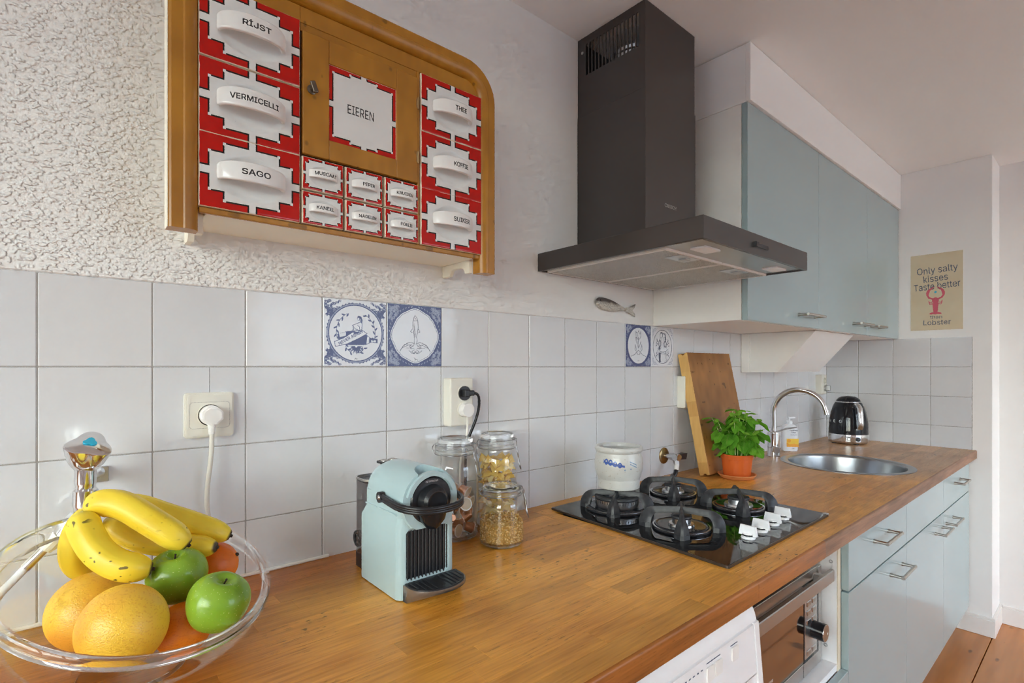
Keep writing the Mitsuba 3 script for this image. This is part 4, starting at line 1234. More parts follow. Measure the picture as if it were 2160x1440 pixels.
def banana(pts, r, tip=True, head=True):
    p = spline(pts, 8)
    k = len(p)
    t = np.linspace(0, 1, k)
    rad = r * np.clip(np.minimum(0.62 + 3.2 * t, 1.0) * np.where(t > 0.80, np.sqrt(np.clip(1 - ((t - 0.80) / 0.215) ** 2, 0.03, 1)), 1), 0.2, 1)
    if not head:
        rad = r * np.clip(np.sqrt(np.clip(1 - ((0.16 - t).clip(0) / 0.17) ** 2, 0.02, 1)) * np.where(t > 0.80, np.sqrt(np.clip(1 - ((t - 0.80) / 0.215) ** 2, 0.03, 1)), 1), 0.1, 1)
    n = 20
    m = tube(p, rad, n)
    # five flat faces: pull the ring towards a soft pentagon
    v = m.vertices.copy()
    for i in range(k):
        a = np.arange(n) * 2 * PI / n
        s = 1 + 0.045 * np.cos(5 * a)
        v[i * n:(i + 1) * n] = p[i] + (v[i * n:(i + 1) * n] - p[i]) * s[:, None]
    m.vertices = v
    uv = np.zeros((len(v), 2))
    uv[:k * n, 0] = np.repeat(t, n); uv[k * n + 1, 0] = 1
    return m, uv, p


BAN = [('banana lying on top of the bunch, its tip over the green apple', [(0.064, -0.166, 1.108), (0.070, -0.171, 1.122), (0.089, -0.187, 1.125), (0.118, -0.209, 1.106), (0.144, -0.226, 1.084), (0.170, -0.236, 1.060)], 0.0195, False),
       ('banana at the back right of the bunch, resting on an orange', [(0.098, -0.106, 1.104), (0.115, -0.120, 1.104), (0.145, -0.142, 1.092), (0.180, -0.158, 1.075), (0.212, -0.170, 1.058), (0.238, -0.178, 1.045)], 0.0185, False),
       ('curved banana at the front of the bunch, above the grapefruits', [(0.052, -0.180, 1.116), (0.053, -0.189, 1.105), (0.058, -0.205, 1.088), (0.071, -0.225, 1.066), (0.094, -0.241, 1.049), (0.125, -0.248, 1.040)], 0.0195, False),
       ('banana hanging down at the left of the bunch, behind the grapefruit', [(0.066, -0.150, 1.110), (0.055, -0.142, 1.096), (0.046, -0.134, 1.074), (0.044, -0.128, 1.048), (0.052, -0.118, 1.024), (0.070, -0.110, 1.008)], 0.0185, False),
       ('banana in the middle of the bunch, its tip right of the apple', [(0.082, -0.132, 1.092), (0.096, -0.146, 1.076), (0.124, -0.164, 1.058), (0.165, -0.180, 1.046), (0.212, -0.2085, 1.040)], 0.0175, False)]
for lab, pts, r, head in BAN:
    k = thing('banana', lab, 'banana')
    m, uv, p = banana(pts, r, head=head)
    add('skin', m, 'm_banana', k, smooth=True, uv=uv)
    d = p[-1] - p[-3]; d /= np.linalg.norm(d)
    add('tip', cyl(p[-1] - d * 0.002, p[-1] + d * 0.0035, 0.0030, 10, 0.0022), 'm_soil', k, smooth=30, label='dark dried tip')
# ================================================================ coffee machine
k = thing('coffee_machine', 'pale blue capsule coffee machine with black lever and drip tray', 'coffee machine')
mx0, mx1 = 0.475, 0.594
mc = (mx0 + mx1) / 2
def circ_xz(r, y, zc, n=48, sx=1.0):
    a = np.arange(n) * 2 * PI / n
    return np.c_[mc + sx * r * np.cos(a), np.full(n, y), zc + r * np.sin(a)]


HZ = 1.080
shoulder = hull(np.vstack([np.c_[np.array(rr(mx0, mx1, -0.304, -0.142, 0.015, 6).exterior.coords), np.full(len(rr(mx0, mx1, -0.304, -0.142, 0.015, 6).exterior.coords), z)] for z in (ZT + 0.002, 1.032)] +
                     [np.c_[np.array(rr(mx0 + 0.003, mx1 - 0.003, -0.305, -0.158, 0.015, 6).exterior.coords), np.full(len(rr(mx0, mx1, -0.304, -0.142, 0.015, 6).exterior.coords), 1.052)]]))
neck = hull(np.vstack([np.c_[np.array(rr(mx0 + 0.003, mx1 - 0.003, -0.304, -0.160, 0.014, 6).exterior.coords), np.full(len(rr(0, 1, 0, 1, .1, 6).exterior.coords), z)] for z in (1.045, 1.085)]))
head = hull(np.vstack([circ_xz(0.0570, -0.3135, HZ), circ_xz(0.0580, -0.306, HZ), circ_xz(0.0580, -0.205, HZ), circ_xz(0.0555, -0.178, HZ), circ_xz(0.049, -0.158, HZ), circ_xz(0.040, -0.145, HZ + 0.002), circ_xz(0.026, -0.136, HZ + 0.005)]))
body = join(shoulder, neck, head)
notch = hull(np.vstack([np.c_[mc + 0.027 * np.cos(np.linspace(0, 2 * PI, 24)), -0.316 + 0.040 * np.sin(np.linspace(0, 2 * PI, 24)), np.full(24, z)] for z in (1.121, 1.16)]))
body = cut(body, notch, cyl((mc, -0.34, HZ), (mc, -0.302, HZ), 0.0425, 48), cyl((mc, -0.14, 1.137), (mc, -0.105, 1.16), 0.022, 24))
body = cut(body, bx(mx0 + 0.011, mx1 - 0.014, -0.32, -0.298, 0.937, 1.034, 0.012))
add('body', body, 'm_machine_blue', k, smooth=28)
add('seam', cat_(bx(mx0 + 0.0012, mx0 + 0.0036, -0.215, -0.168, 1.0555, 1.0585, 0.0008), bx(mx0 + 0.0012, mx0 + 0.0036, -0.292, -0.226, 1.0560, 1.0590, 0.0008)), 'm_machine_blue', k)
add('visor', cut(cyl((mc, -0.3205, HZ), (mc, -0.3095, HZ), 0.0520, 64), cyl((mc, -0.34, HZ), (mc, -0.30, HZ), 0.0440, 64), bx(0, 1, -1, 0, 0.9, HZ + 0.012, 0)), 'm_machine_blue', k, smooth=30)
face = move(lathe([(0, 0), (0.0425, 0), (0.0425, 0.012), (0.0400, 0.0145), (0.029, 0.0145), (0.0275, 0.022), (0.0255, 0.029), (0.020, 0.0335), (0.0185, 0.0335), (0.015, 0.0315), (0, 0.0305)], 64), (mc, -0.3020, HZ), rx=90)
add('front_cap', face, 'm_black_plastic', k, smooth=28)
add('lettering', on_back(text('NESPRESSO', 0.0033, 0.0002), mc, -0.3166, HZ + 0.0345), 'm_steel_satin', k)
sec = [Polygon([(mc + a * math.cos(t), -0.318 + b * math.sin(t)) for t in np.linspace(0, 2 * PI, 33)[:-1]]) for a, b in ((0.032, 0.020), (0.0235, 0.020), (0.011, 0.012))]
add('spout', hull(np.vstack([np.c_[np.array(s.exterior.coords), np.full(len(s.exterior.coords), z)] for s, z in zip(sec, (1.066, 1.046, 1.032))])), 'm_black_gloss', k, smooth=30)
lp = spline([(mx0 - 0.005, -0.245, 1.0825), (mx0 - 0.006, -0.285, 1.0795), (mx0 - 0.003, -0.318, 1.0765), (mx0 + 0.014, -0.343, 1.0740), (mc, -0.357, 1.0725), (mx1 - 0.014, -0.343, 1.0740), (mx1 + 0.003, -0.318, 1.0765), (mx1 + 0.006, -0.285, 1.0795), (mx1 + 0.005, -0.245, 1.0825)], 10)
lev = [tube(lp + np.array([0, 0, dz]), 0.0036, 10) for dz in (-0.0036, 0.0036)] + [tube(lp, 0.0030, 10)]
add('lever', cat_(lev), 'm_black_plastic', k, smooth=50)
for s, x in ((-1, mx0), (1, mx1)):
    add('pivot', cat_(cyl((x - s * -0.0005, -0.245, 1.0825), (x + s * 0.009, -0.245, 1.0825), 0.0098, 28)), 'm_black_plastic', k, smooth=40)
    add('pivot_cap', cyl((x + s * 0.009, -0.245, 1.0825), (x + s * 0.0105, -0.245, 1.0825), 0.0042, 20, 0.003), 'm_chrome', k, smooth=40)
g = add('front_grille', bx(mx0 + 0.0125, mx1 - 0.0125, -0.3005, -0.298, 0.9375, 1.0335, 0.001), 'm_black_plastic', k)
for x in np.linspace(mx0 + 0.018, mx1 - 0.018, 12):
    add('rib', bx(x - 0.0013, x + 0.0013, -0.3035, -0.300, 0.9385, 1.0295, 0.0008), 'm_black_plastic', g)
tx0, tx1 = mx0 + 0.009, mx1 + 0.002
dt = np.array([(tx0, -0.302)] + [((tx0 + tx1) / 2 - (tx1 - tx0) / 2 * math.cos(a), -0.316 - 0.050 * math.sin(a) ** 0.8) for a in np.linspace(0.05, PI - 0.05, 24)] + [(tx1, -0.302)])
tray = hull(np.vstack([np.c_[dt, np.full(len(dt), 0.9365)], np.c_[dt[:, 0], np.maximum(dt[:, 1], -0.315), np.full(len(dt), ZT + 0.001)], np.c_[dt, np.full(len(dt), 0.930)]]))
t = add('drip_tray', tray, 'm_grey_metal', k, smooth=25)
grid_poly = Polygon(dt).buffer(-0.0025)
add('drip_grid', move(extr(grid_poly, 0.0022), (0, 0, 0.9362)), 'm_black_plastic', t)
for x in np.linspace(tx0 + 0.010, tx1 - 0.010, 11):
    ln = grid_poly.buffer(-0.003).intersection(LineString([(x, -1), (x, 0)]))
    if ln.length > 0.006 and abs(x - mc) > 0.008:
        y0, y1 = ln.bounds[1], ln.bounds[3]
        add('grid_bar', tube([(x, y0, 0.9386), (x, y1, 0.9386)], 0.0014, 8), 'm_black_plastic', t, smooth=40)
add('slot', move(extr(rr(mc - 0.003, mc + 0.007, -0.352, -0.318, 0.003), 0.0004), (0, 0, 0.9383)), 'm_dark', t)
tw0, tw1, ty1 = mx0 + 0.0185, mx1 - 0.0185, -0.072
add('water_tank', move(extr(rr(tw0, tw1, -0.1405, ty1, 0.022).exterior.buffer(0.0006), 0.152), (0, 0, 0.936)), 'm_tank', k, smooth=40, label='smoky clear water tank')
add('tank_rim', move(extr(rr(tw0 - 0.001, tw1 + 0.001, -0.1405, ty1 + 0.001, 0.022).difference(rr(tw0 + 0.0015, tw1 - 0.0015, -0.138, ty1 - 0.0015, 0.020)), 0.004), (0, 0, 1.0872)), 'm_steel_satin', k, smooth=30)
add('tank_lid', move(extr(rr(tw0 + 0.002, tw1 - 0.002, -0.1375, ty1 - 0.002, 0.020), 0.003), (0, 0, 1.0835)), 'm_black_plastic', k, smooth=30)
add('tank_base', move(extr(rr(tw0 - 0.001, tw1 + 0.001, -0.1415, ty1 + 0.001, 0.022), 0.028), (0, 0, ZT + 0.001)), 'm_black_plastic', k, smooth=30)
add('cord_guide', move(lathe([(0.010, -0.004), (0.0165, -0.004), (0.0175, 0), (0.0165, 0.004), (0.010, 0.004), (0.010, -0.004)], 28), (mx0 + 0.022, -0.090, 0.963), ry=90), 'm_black_plastic', k, smooth=40)
for x in (mc - 0.009, mc + 0.010):
    add('button', lathe([(0, 0), (0.0078, 0), (0.0074, 0.003), (0.005, 0.0042), (0, 0.0046)], 24, (x, -0.150 + (x - mc) * 0.1, 1.128)), 'm_handle', k, smooth=40, label='oval metal cup button')
add('button_plate', move(extr(rr(mc - 0.022, mc + 0.022, -0.166, -0.138, 0.006), 0.004), (0, 0, 1.1255)), 'm_black_plastic', k)

# ================================================================ storage jars
def jar(lab, c, r, h, rl, ang):
    k = thing('storage_jar', lab, 'jar')
    z0 = ZT + 0.0008
    p = [(0, 0), (r * 0.80, 0.0), (r * 0.93, 0.003), (r, 0.012), (r, h * 0.60), (r * 0.985, h * 0.70), (r * 0.93, h * 0.765), (rl * 0.93, h * 0.80), (rl * 0.93, h * 0.835), (rl * 0.985, h * 0.845), (rl * 0.985, h * 0.87)]
    add('body', lathe(p, 64, (c[0], c[1], z0)), 'm_jar_glass', k, smooth=40)
    add('rim', lathe([(rl * 0.86, h * 0.862), (rl * 0.99, h * 0.858), (rl * 1.0, h * 0.868), (rl * 0.99, h * 0.880), (rl * 0.86, h * 0.880), (rl * 0.86, h * 0.862)], 64, (c[0], c[1], z0)), 'm_glass', k, smooth=40)
    add('lid', lathe([(0, h * 0.945), (rl * 0.80, h * 0.945), (rl * 0.86, h * 0.93), (rl * 0.86, h * 0.886), (rl * 0.985, h * 0.886), (rl * 1.0, h * 0.90), (rl * 0.985, h * 0.918), (rl * 0.95, h * 0.93), (rl * 0.95, h * 0.965), (rl * 0.90, h * 0.99), (rl * 0.80, h), (rl * 0.70, h * 0.985), (0, h * 0.985)], 64, (c[0], c[1], z0)), 'm_glass', k, smooth=40)
    add('base_rim', lathe([(r * 0.62, 0.0002), (r * 0.88, 0.0002), (r * 0.97, 0.006), (r * 0.97, 0.011), (r * 0.90, 0.007), (r * 0.62, 0.0055), (r * 0.62, 0.0002)], 64, (c[0], c[1], z0)), 'm_glass', k, smooth=40)
    a = math.radians(ang)
    d, e = np.array([math.cos(a), math.sin(a), 0]), np.array([-math.sin(a), math.cos(a), 0])
    o = np.array([c[0], c[1], z0])
    R = 0.0011
    w = [tube(np.array([o + rl * 1.015 * np.array([math.cos(q), math.sin(q), 0]) + [0, 0, h * 0.84] for q in np.linspace(0, 2 * PI, 41)[:-1]]), R, 8, closed=True),
         tube(np.array([o + rl * 1.0 * np.array([math.cos(q), math.sin(q), 0]) + [0, 0, h * 0.932] for q in np.linspace(0, 2 * PI, 41)[:-1]]), R, 8, closed=True)]
    add('band', cat_(w), 'm_wire', k, smooth=50)
    f = lambda out, sdw, z: o + d * (rl * 1.0 + out) + e * sdw + np.array([0, 0, z])
    H = h * 0.84
    bail = []
    for s in (1, -1):
        bail.append(tube(spline([f(-0.006, s * 0.020, h * 0.935), f(0.004, s * 0.016, h * 0.925), f(0.005, s * 0.013, H + 0.004), f(0.008, s * 0.017, H - 0.010), f(0.010, s * 0.012, H - 0.024)], 5), R * 1.1, 8))
    loop = spline([f(0.006, 0.010, H - 0.003), f(0.009, 0.011, H - 0.022), f(0.014, 0.015, H - 0.048), f(0.016, 0.010, H - 0.054), f(0.016, -0.010, H - 0.054), f(0.014, -0.015, H - 0.048), f(0.009, -0.011, H - 0.022), f(0.006, -0.010, H - 0.003)], 6)
    bail.append(tube(loop, R * 1.15, 8)); bail.append(tube([f(0.005, 0.013, H - 0.003), f(0.005, -0.013, H - 0.003)], R, 8))
    add('clip', cat_(bail), 'm_wire', k, smooth=50, label='wire clip')
    hng = [tube(spline([o - d * (rl * 1.01) + e * s * 0.014 + np.array([0, 0, h * 0.93]), o - d * (rl + 0.006) + e * s * 0.012 + np.array([0, 0, h * 0.89]), o - d * (rl * 1.01) + e * s * 0.014 + np.array([0, 0, h * 0.84])], 5), R, 8) for s in (1, -1)]
    add('hinge_wire', cat_(hng), 'm_wire', k, smooth=50)
    return k


J1, J2, J3 = (0.7560, -0.0655), (0.8925, -0.0610), (0.8110, -0.1790)
jar('tall clip top glass jar half full of copper coffee capsules', J1, 0.0575, 0.240, 0.0475, -52)
jar('tall clip top glass jar full of pasta bows, at the back', J2, 0.0535, 0.240, 0.0465, -42)
jar('short clip top glass jar of golden grains, in front of the tall jars', J3, 0.0525, 0.137, 0.0465, -35)

# capsules
cp = lathe([(0, 0), (0.0085, 0), (0.0095, 0.001), (0.0118, 0.0055), (0.0148, 0.0255), (0.0148, 0.0265), (0, 0.0265)], 28)
cap_body = mikit.ply(cp, 'm_copper', smooth=30)
cap_rim = mikit.ply(lathe([(0.0146, 0.0262), (0.0182, 0.0262), (0.0184, 0.0270), (0.0180, 0.0276), (0.0152, 0.0276), (0.0146, 0.0262)], 28), 'm_capsule_rim', smooth=30)
cap_lid = mikit.ply(lathe([(0, 0.0266), (0.0150, 0.0266), (0.0148, 0.0274), (0.012, 0.0277), (0, 0.0278)], 28), 'm_capsule_lid', smooth=30)
rc = np.random.default_rng(5)
capsules = []
for layer in range(4):
    n = 5 if layer < 3 else 3
    for i in range(n):
        a = 2 * PI * (i + 0.5 * (layer % 2)) / n + 0.35 * layer - 0.9
        capsules.append((0.0345 if layer < 3 else 0.024, a, ZT + 0.0245 + 0.0295 * layer))
capsules.append((0.0, 0, ZT + 0.030)); capsules.append((0.0, 0, ZT + 0.073))
for r, a, z in capsules:
    tilt = rc.uniform(60, 125) if r else rc.uniform(0, 25)
    spin = math.degrees(a) + rc.uniform(-55, 55)
    if rc.random() < 0.35:
        tilt = -tilt
    tw = T().translate([J1[0] + r * math.cos(a), J1[1] + r * math.sin(a), z]) @ T().rotate([0, 0, 1], spin) @ T().rotate([0, 1, 0], tilt) @ T().scale(0.86) @ T().translate([0, 0, -0.014])
    c = thing('coffee_capsule', 'copper coloured coffee capsule in the tall jar beside the coffee machine', 'capsule', 'capsules in the glass jar')
    add('cup', cap_body, None, c, tw=tw); add('rim', cap_rim, None, c, tw=tw); add('lid', cap_lid, None, c, tw=tw, label='beige foil lid')


# pasta bows
def pasta_bow(seed):
    n, m_ = 13, 7
    X, Y = np.meshgrid(np.linspace(-1, 1, n), np.linspace(-1, 1, m_), indexing='ij')
    pinch = 0.30 + 0.70 * np.abs(X) ** 0.8
    fold = 0.26 * np.exp(-(X / 0.33) ** 2) * np.cos(Y * PI * 1.1)
    Z = fold + 0.12 * np.sin(2.2 * X + seed) + 0.05 * Y * X
    zig = np.where(np.abs(X) > 0.98, 0.06 * np.cos(np.arange(m_) * PI)[None], 0)
    v = np.c_[((X + zig * np.sign(X)) * 0.0185).ravel(), (Y * pinch * 0.0130).ravel(), (Z * 0.013).ravel()]
    I = np.arange(n * m_).reshape(n, m_)
    a, b, c, d = I[:-1, :-1].ravel(), I[1:, :-1].ravel(), I[1:, 1:].ravel(), I[:-1, 1:].ravel()
    f = np.vstack([np.c_[a, b, c], np.c_[a, c, d]])
    w = v + np.array([0, 0, -0.0011])
    return trimesh.Trimesh(np.vstack([v, w]), np.vstack([f, f[:, ::-1] + len(v)]), process=False)


bow_ply = [mikit.ply(pasta_bow(s), mt, smooth=True) for s, mt in ((0.0, 'm_pasta'), (1.1, 'm_pasta_pale'), (2.0, 'm_pasta'))]
for layer in range(11):
    for i in range(7):
        a = 2 * PI * (i + 0.5 * (layer % 2)) / 7 + rc.uniform(-.15, .15)
        tw = T().translate([J2[0] + 0.0335 * math.cos(a), J2[1] + 0.0335 * math.sin(a), ZT + 0.022 + 0.0148 * layer + rc.uniform(-.003, .003)]) @ T().rotate([0, 0, 1], math.degrees(a) + 90 + rc.uniform(-25, 25)) @ T().rotate([1, 0, 0], rc.uniform(20, 80)) @ T().rotate([0, 1, 0], rc.uniform(-35, 35))
        add('pasta_bow', bow_ply[rc.integers(3)], None, label='yellow pasta bow in the tall jar at the back', cat='pasta', group='pasta bows in the glass jar', tw=tw)

# grains
flake = trimesh.creation.icosphere(subdivisions=0, radius=1.0)
vs, fs, cs, o = [], [], [], 0
pal = np.array([(0.60, 0.36, 0.09), (0.72, 0.50, 0.20), (0.45, 0.24, 0.05), (0.78, 0.60, 0.32), (0.52, 0.30, 0.06)])
for i in range(2600):
    a, q = rc.uniform(0, 2 * PI), rc.random()
    if q < 0.72:
        r, z = 0.0495 - abs(rc.normal()) * 0.002, rc.uniform(0.008, 0.052)
        if z < 0.012:
            r *= 0.93
    else:
        r = 0.048 * math.sqrt(rc.random()); z = 0.050 + 0.006 * rc.random() + 0.006 * math.cos(a - 0.6) * r / 0.05
    M = trimesh.transformations.random_rotation_matrix(rc.random(3))[:3, :3]
    p = (flake.vertices * np.array([0.0026, 0.0018, 0.0011]) * rc.uniform(0.7, 1.2)) @ M.T + np.array([J3[0] + r * math.cos(a), J3[1] + r * math.sin(a), ZT + z])
    vs.append(p); fs.append(flake.faces + o); o += len(p)
    cs.append(np.tile(pal[rc.integers(5)] * rc.uniform(0.8, 1.15), (len(p), 1)))
core = lathe([(0, 0.007), (0.044, 0.007), (0.0472, 0.012), (0.0472, 0.050), (0, 0.0525)], 40, (J3[0], J3[1], ZT))
vs.append(core.vertices); fs.append(core.faces + o); cs.append(np.tile((0.55, 0.34, 0.10), (len(core.vertices), 1)))
gm = trimesh.Trimesh(np.vstack(vs), np.vstack(fs), process=False)
add('grains', gm, 'm_grain', color=np.vstack(cs), label='golden broken grains filling the bottom of the short jar', cat='grain', kind='stuff')

# ================================================================ gas hob
k = thing('gas_hob', 'black glass gas hob with four burners and white knobs', 'hob')
hq = [(1.098, -0.055), (1.058, -0.605), (1.636, -0.603), (1.662, -0.055)]
plate = Polygon(hq).buffer(-0.006).buffer(0.006, quad_segs=4)
HB = ZT + 0.0065
add('glass_plate', move(extr(plate.buffer(-0.003), 0.0055), (0, 0, ZT + 0.001)), 'm_black_glass', k)
add('trim', move(extr(plate.difference(plate.buffer(-0.0034)), 0.0055), (0, 0, ZT + 0.0008)), 'm_hood', k)
add('underside', bx(1.10, 1.585, -0.565, -0.10, ZT - 0.03, ZT + 0.0008, 0.002), 'm_dark', k)
for c in ((1.632, -0.599),):
    add('corner_cap', rbox(c[0] - 0.008, c[0] + 0.005, c[1] - 0.004, c[1] + 0.010, ZT + 0.0008, ZT + 0.0085, 0.003), 'm_aluminium', k, smooth=40)
BURN = [('wok burner', 1.236, -0.184, 0.086), ('burner', 1.213, -0.405, 0.071), ('burner', 1.513, -0.193, 0.071), ('burner', 1.510, -0.408, 0.071)]


def arm(L=0.104, n=14):
    """Half of a cast bar: from the foot at s = L up and over to the middle; crest narrow, base wide."""
    t = np.linspace(0, 1, n)
    O = np.c_[np.r_[np.full(2, L), L - 0.040 * (1 - np.cos(np.linspace(0, PI / 2, n - 4))), (L - 0.040) * 0.5, 0.0], np.r_[0, 0.010, 0.010 + 0.040 * np.sin(np.linspace(0, PI / 2, n - 4)), 0.0525, 0.0545]]
    Li = L - 0.030
    I = np.c_[np.r_[np.full(2, Li), Li - 0.014 * (1 - np.cos(np.linspace(0, PI / 2, n - 4))), (Li - 0.014) * 0.5, 0.0], np.r_[0, 0.012, 0.012 + 0.022 * np.sin(np.linspace(0, PI / 2, n - 4)), 0.0375, 0.0400]]
    wi = np.interp(t, [0, 0.4, 0.75, 1], [0.0185, 0.0145, 0.0070, 0.0050])
    wo = np.interp(t, [0, 0.25, 0.6, 1], [0.0050, 0.0030, 0.0026, 0.0026])
    rings = []
    for o, i_, a, b in zip(O, I, wo, wi):
        m_ = o * 0.45 + i_ * 0.55
        w = max(a, b)
        rings.append(np.array([(o[0], -a, o[1]), (o[0], a, o[1]), (m_[0], w, m_[1]), (i_[0], b, i_[1]), (i_[0], -b, i_[1]), (m_[0], -w, m_[1])]))
    v = np.vstack(rings); q = 6; f = []
    for r in range(n - 1):
        for j in range(q):
            l = (j + 1) % q
            f += [(r * q + j, r * q + l, (r + 1) * q + l), (r * q + j, (r + 1) * q + l, (r + 1) * q + j)]
    for base, fl in ((0, 1), ((n - 1) * q, -1)):
        for j in range(1, q - 1):
            f.append((base, base + j + 1, base + j)[::fl])
    m = trimesh.Trimesh(v, np.array(f), process=False)
    m.fix_normals()
    return m


arms = [move(arm(), rz=a) for a in (0, 90, 180, 270)]
support_ply = mikit.ply(cat_(arms), 'm_cast_iron', smooth=32)
for i, (nm, x, y, r) in enumerate(BURN):
    b = add('burner', lathe([(0, 0), (r, 0), (r + 0.001, 0.003), (r - 0.001, 0.0055), (r - 0.004, 0.0065), (r - 0.006, 0.010), (r - 0.009, 0.0105), (r - 0.014, 0.0085), (r * 0.5, 0.0075), (0, 0.0075)], 64, (x, y, HB)), 'm_black_gloss', k, smooth=30, label='wide wok burner' if i == 0 else None)
    add('ring', lathe([(r - 0.0045, 0.0062), (r - 0.0005, 0.0060), (r - 0.0005, 0.0074), (r - 0.0045, 0.0078), (r - 0.0045, 0.0062)], 64, (x, y, HB)), 'm_steel', b, smooth=30)
    if i == 0:
        add('flame_ring', lathe([(0.044, 0.008), (0.058, 0.008), (0.0610, 0.014), (0.0610, 0.030), (0.044, 0.031), (0.044, 0.008)], 64, (x, y, HB)), 'm_aluminium', b, smooth=30)
        add('notch', cat_([move(bx(-0.0007, 0.0007, 0.0605, 0.0616, 0.022, 0.0295, 0), (x, y, HB), rz=a) for a in range(0, 360, 8)]), 'm_dark', b)
        add('cap', lathe([(0.038, 0.0312), (0.0615, 0.0312), (0.0630, 0.034), (0.0620, 0.0385), (0.058, 0.040), (0.042, 0.038), (0.038, 0.0312)], 64, (x, y, HB)), 'm_cast_iron', b, smooth=30)
        add('inner_burner', lathe([(0, 0.008), (0.017, 0.008), (0.017, 0.024), (0.022, 0.026), (0.0215, 0.034), (0.016, 0.0365), (0, 0.0365)], 40, (x, y, HB)), 'm_aluminium', b, smooth=30)
    else:
        s = 1.12 if i == 3 else (0.92 if i == 1 else 1.0)
        add('head', lathe([(0, 0.008), (0.035 * s, 0.008), (0.033 * s, 0.013), (0.025 * s, 0.0135), (0.0235 * s, 0.026), (0, 0.026)], 48, (x, y, HB)), 'm_aluminium' if i != 1 else 'm_steel', b, smooth=30)
        add('cap', lathe([(0, 0.0262), (0.0262 * s, 0.0262), (0.0275 * s, 0.029), (0.0262 * s, 0.0325), (0.020 * s, 0.0342), (0, 0.0345)], 48, (x, y, HB)), 'm_cast_iron', b, smooth=30)
    add('igniter', cyl((x - r * 0.60, y - r * 0.30, HB + 0.008), (x - r * 0.60, y - r * 0.30, HB + 0.026), 0.0022, 10), 'm_white', b, smooth=40)
    kk = add('pan_support', support_ply, None, k, tw=T().translate([x, y, HB + 0.0002]) @ T().rotate([0, 0, 1], -58 + (2 if i > 1 else 0)))
for x, y in ((1.263, -0.551), (1.337, -0.548), (1.416, -0.543), (1.490, -0.538)):
    n_ = add('knob', lathe([(0, 0), (0.0155, 0), (0.0165, 0.002), (0.0155, 0.0045), (0.0125, 0.0065), (0.0115, 0.012), (0, 0.012)], 36, (x, y, HB)), 'm_knob_white', k, smooth=30, label='white knob with an upright grip')
    add('grip', hull([(x + a, y + b, HB + c) for a, b, c in ((-0.0045, -0.0215, 0.0075), (-0.0045, 0.0215, 0.0075), (0.0045, -0.0215, 0.0075), (0.0045, 0.0215, 0.0075), (-0.003, -0.0180, 0.030), (-0.003, 0.0180, 0.030), (0.003, -0.0180, 0.030), (0.003, 0.0180, 0.030), (0, -0.0188, 0.0305), (0, 0.0188, 0.0305))]), 'm_knob_white', n_)
    add('neck', lathe([(0.0118, 0.0065), (0.0132, 0.0070), (0.0132, 0.0095), (0.0118, 0.0100), (0.0118, 0.0065)], 30, (x, y, HB)), 'm_black_plastic', n_, smooth=40)

# ================================================================ stoneware pot
PC = (1.262, -0.171, HB + 0.0552)


def pot_col(p, n, uv):
    a = dr.atan2(p.y - PC[1], p.x - PC[0])
    z = p.z - PC[2]
    s = a * 0.069            # along the wall, metres; towards the camera a is about -2.5
    base = mix((0.50, 0.505, 0.485), (0.60, 0.605, 0.585), fbm(p.x * 30, p.y * 30, p.z * 30, 2))
    sp = sstep(0.80, 0.88, noise(p.x * 200, p.y * 200, p.z * 200))
    base = mix(base, (0.40, 0.36, 0.30), 0.5 * sp)
    # a row of blue loops on the left, two pale strokes on the right
    u = s + 0.190
    loop = mi.Float(9.0)
    for cx, cz, r in ((-0.030, 0.084, 0.0075), (-0.0175, 0.083, 0.0085), (-0.0045, 0.0815, 0.0085), (0.0085, 0.078, 0.008), (0.022, 0.0755, 0.0075)):
        d = dr.abs(dr.sqrt(dr.square((u - cx) * 1.3) + dr.square(z - cz)) - r * 0.72)
        loop = dr.minimum(loop, d)
    tail = dr.abs(z - (0.079 - 0.17 * (u + 0.005))) + dr.select(dr.abs(u - 0.0) > 0.036, 1.0, 0.0)
    ink = sstep(0.0030, 0.0014, loop) + sstep(0.0042, 0.0018, tail + dr.maximum(0, -(u + 0.01)) * 0.1)
    st = dr.minimum(dr.abs(z - (0.0725 - 0.45 * (u - 0.064))), dr.abs(z - (0.0790 - 0.45 * (u - 0.064))))
    st = st + dr.select(dr.abs(u - 0.062) > 0.011, 1.0, 0.0)
    dots = dr.minimum(dr.sqrt(dr.square(u - 0.036) + dr.square(z - 0.062)), dr.sqrt(dr.square(u - 0.0535) + dr.square(z - 0.0645)))
    inkp = sstep(0.0022, 0.0008, st) + sstep(0.0030, 0.0012, dots)
    outside = sstep(0.0585, 0.0605, dr.sqrt(dr.square(p.x - PC[0]) + dr.square(p.y - PC[1])))
    col = mix(base, (0.025, 0.085, 0.36), dr.clip(ink, 0, 1) * outside * 0.95)
    return mix(col, (0.10, 0.20, 0.36), dr.clip(inkp, 0, 1) * outside * 0.8)


mat('m_stoneware', mikit.proc(pot_col), 0.16, clearcoat=0.4, bump=mikit.proc(lambda p, n, uv: noise(p.x * 60, p.y * 60, p.z * 240), 5e-4), bscale=0.0006)
k = thing('stoneware_pot', 'grey stoneware crock with blue brushwork standing on the back left burner', 'pot')
pp_ = [(0, 0), (0.056, 0), (0.0595, 0.0025), (0.0600, 0.006), (0.0598, 0.026), (0.0605, 0.0275), (0.0600, 0.0295), (0.0645, 0.040), (0.0690, 0.056), (0.0700, 0.072), (0.0680, 0.088), (0.0640, 0.100), (0.0632, 0.104), (0.0665, 0.1065), (0.0690, 0.111), (0.0690, 0.117), (0.0665, 0.1215), (0.0625, 0.122), (0.0590, 0.118), (0.0580, 0.110), (0.0610, 0.098), (0.0640, 0.078), (0.062, 0.05), (0.054, 0.02), (0.040, 0.008), (0, 0.008)]
add('pot', lathe(pp_, 72, PC), 'm_stoneware', k, smooth=40)

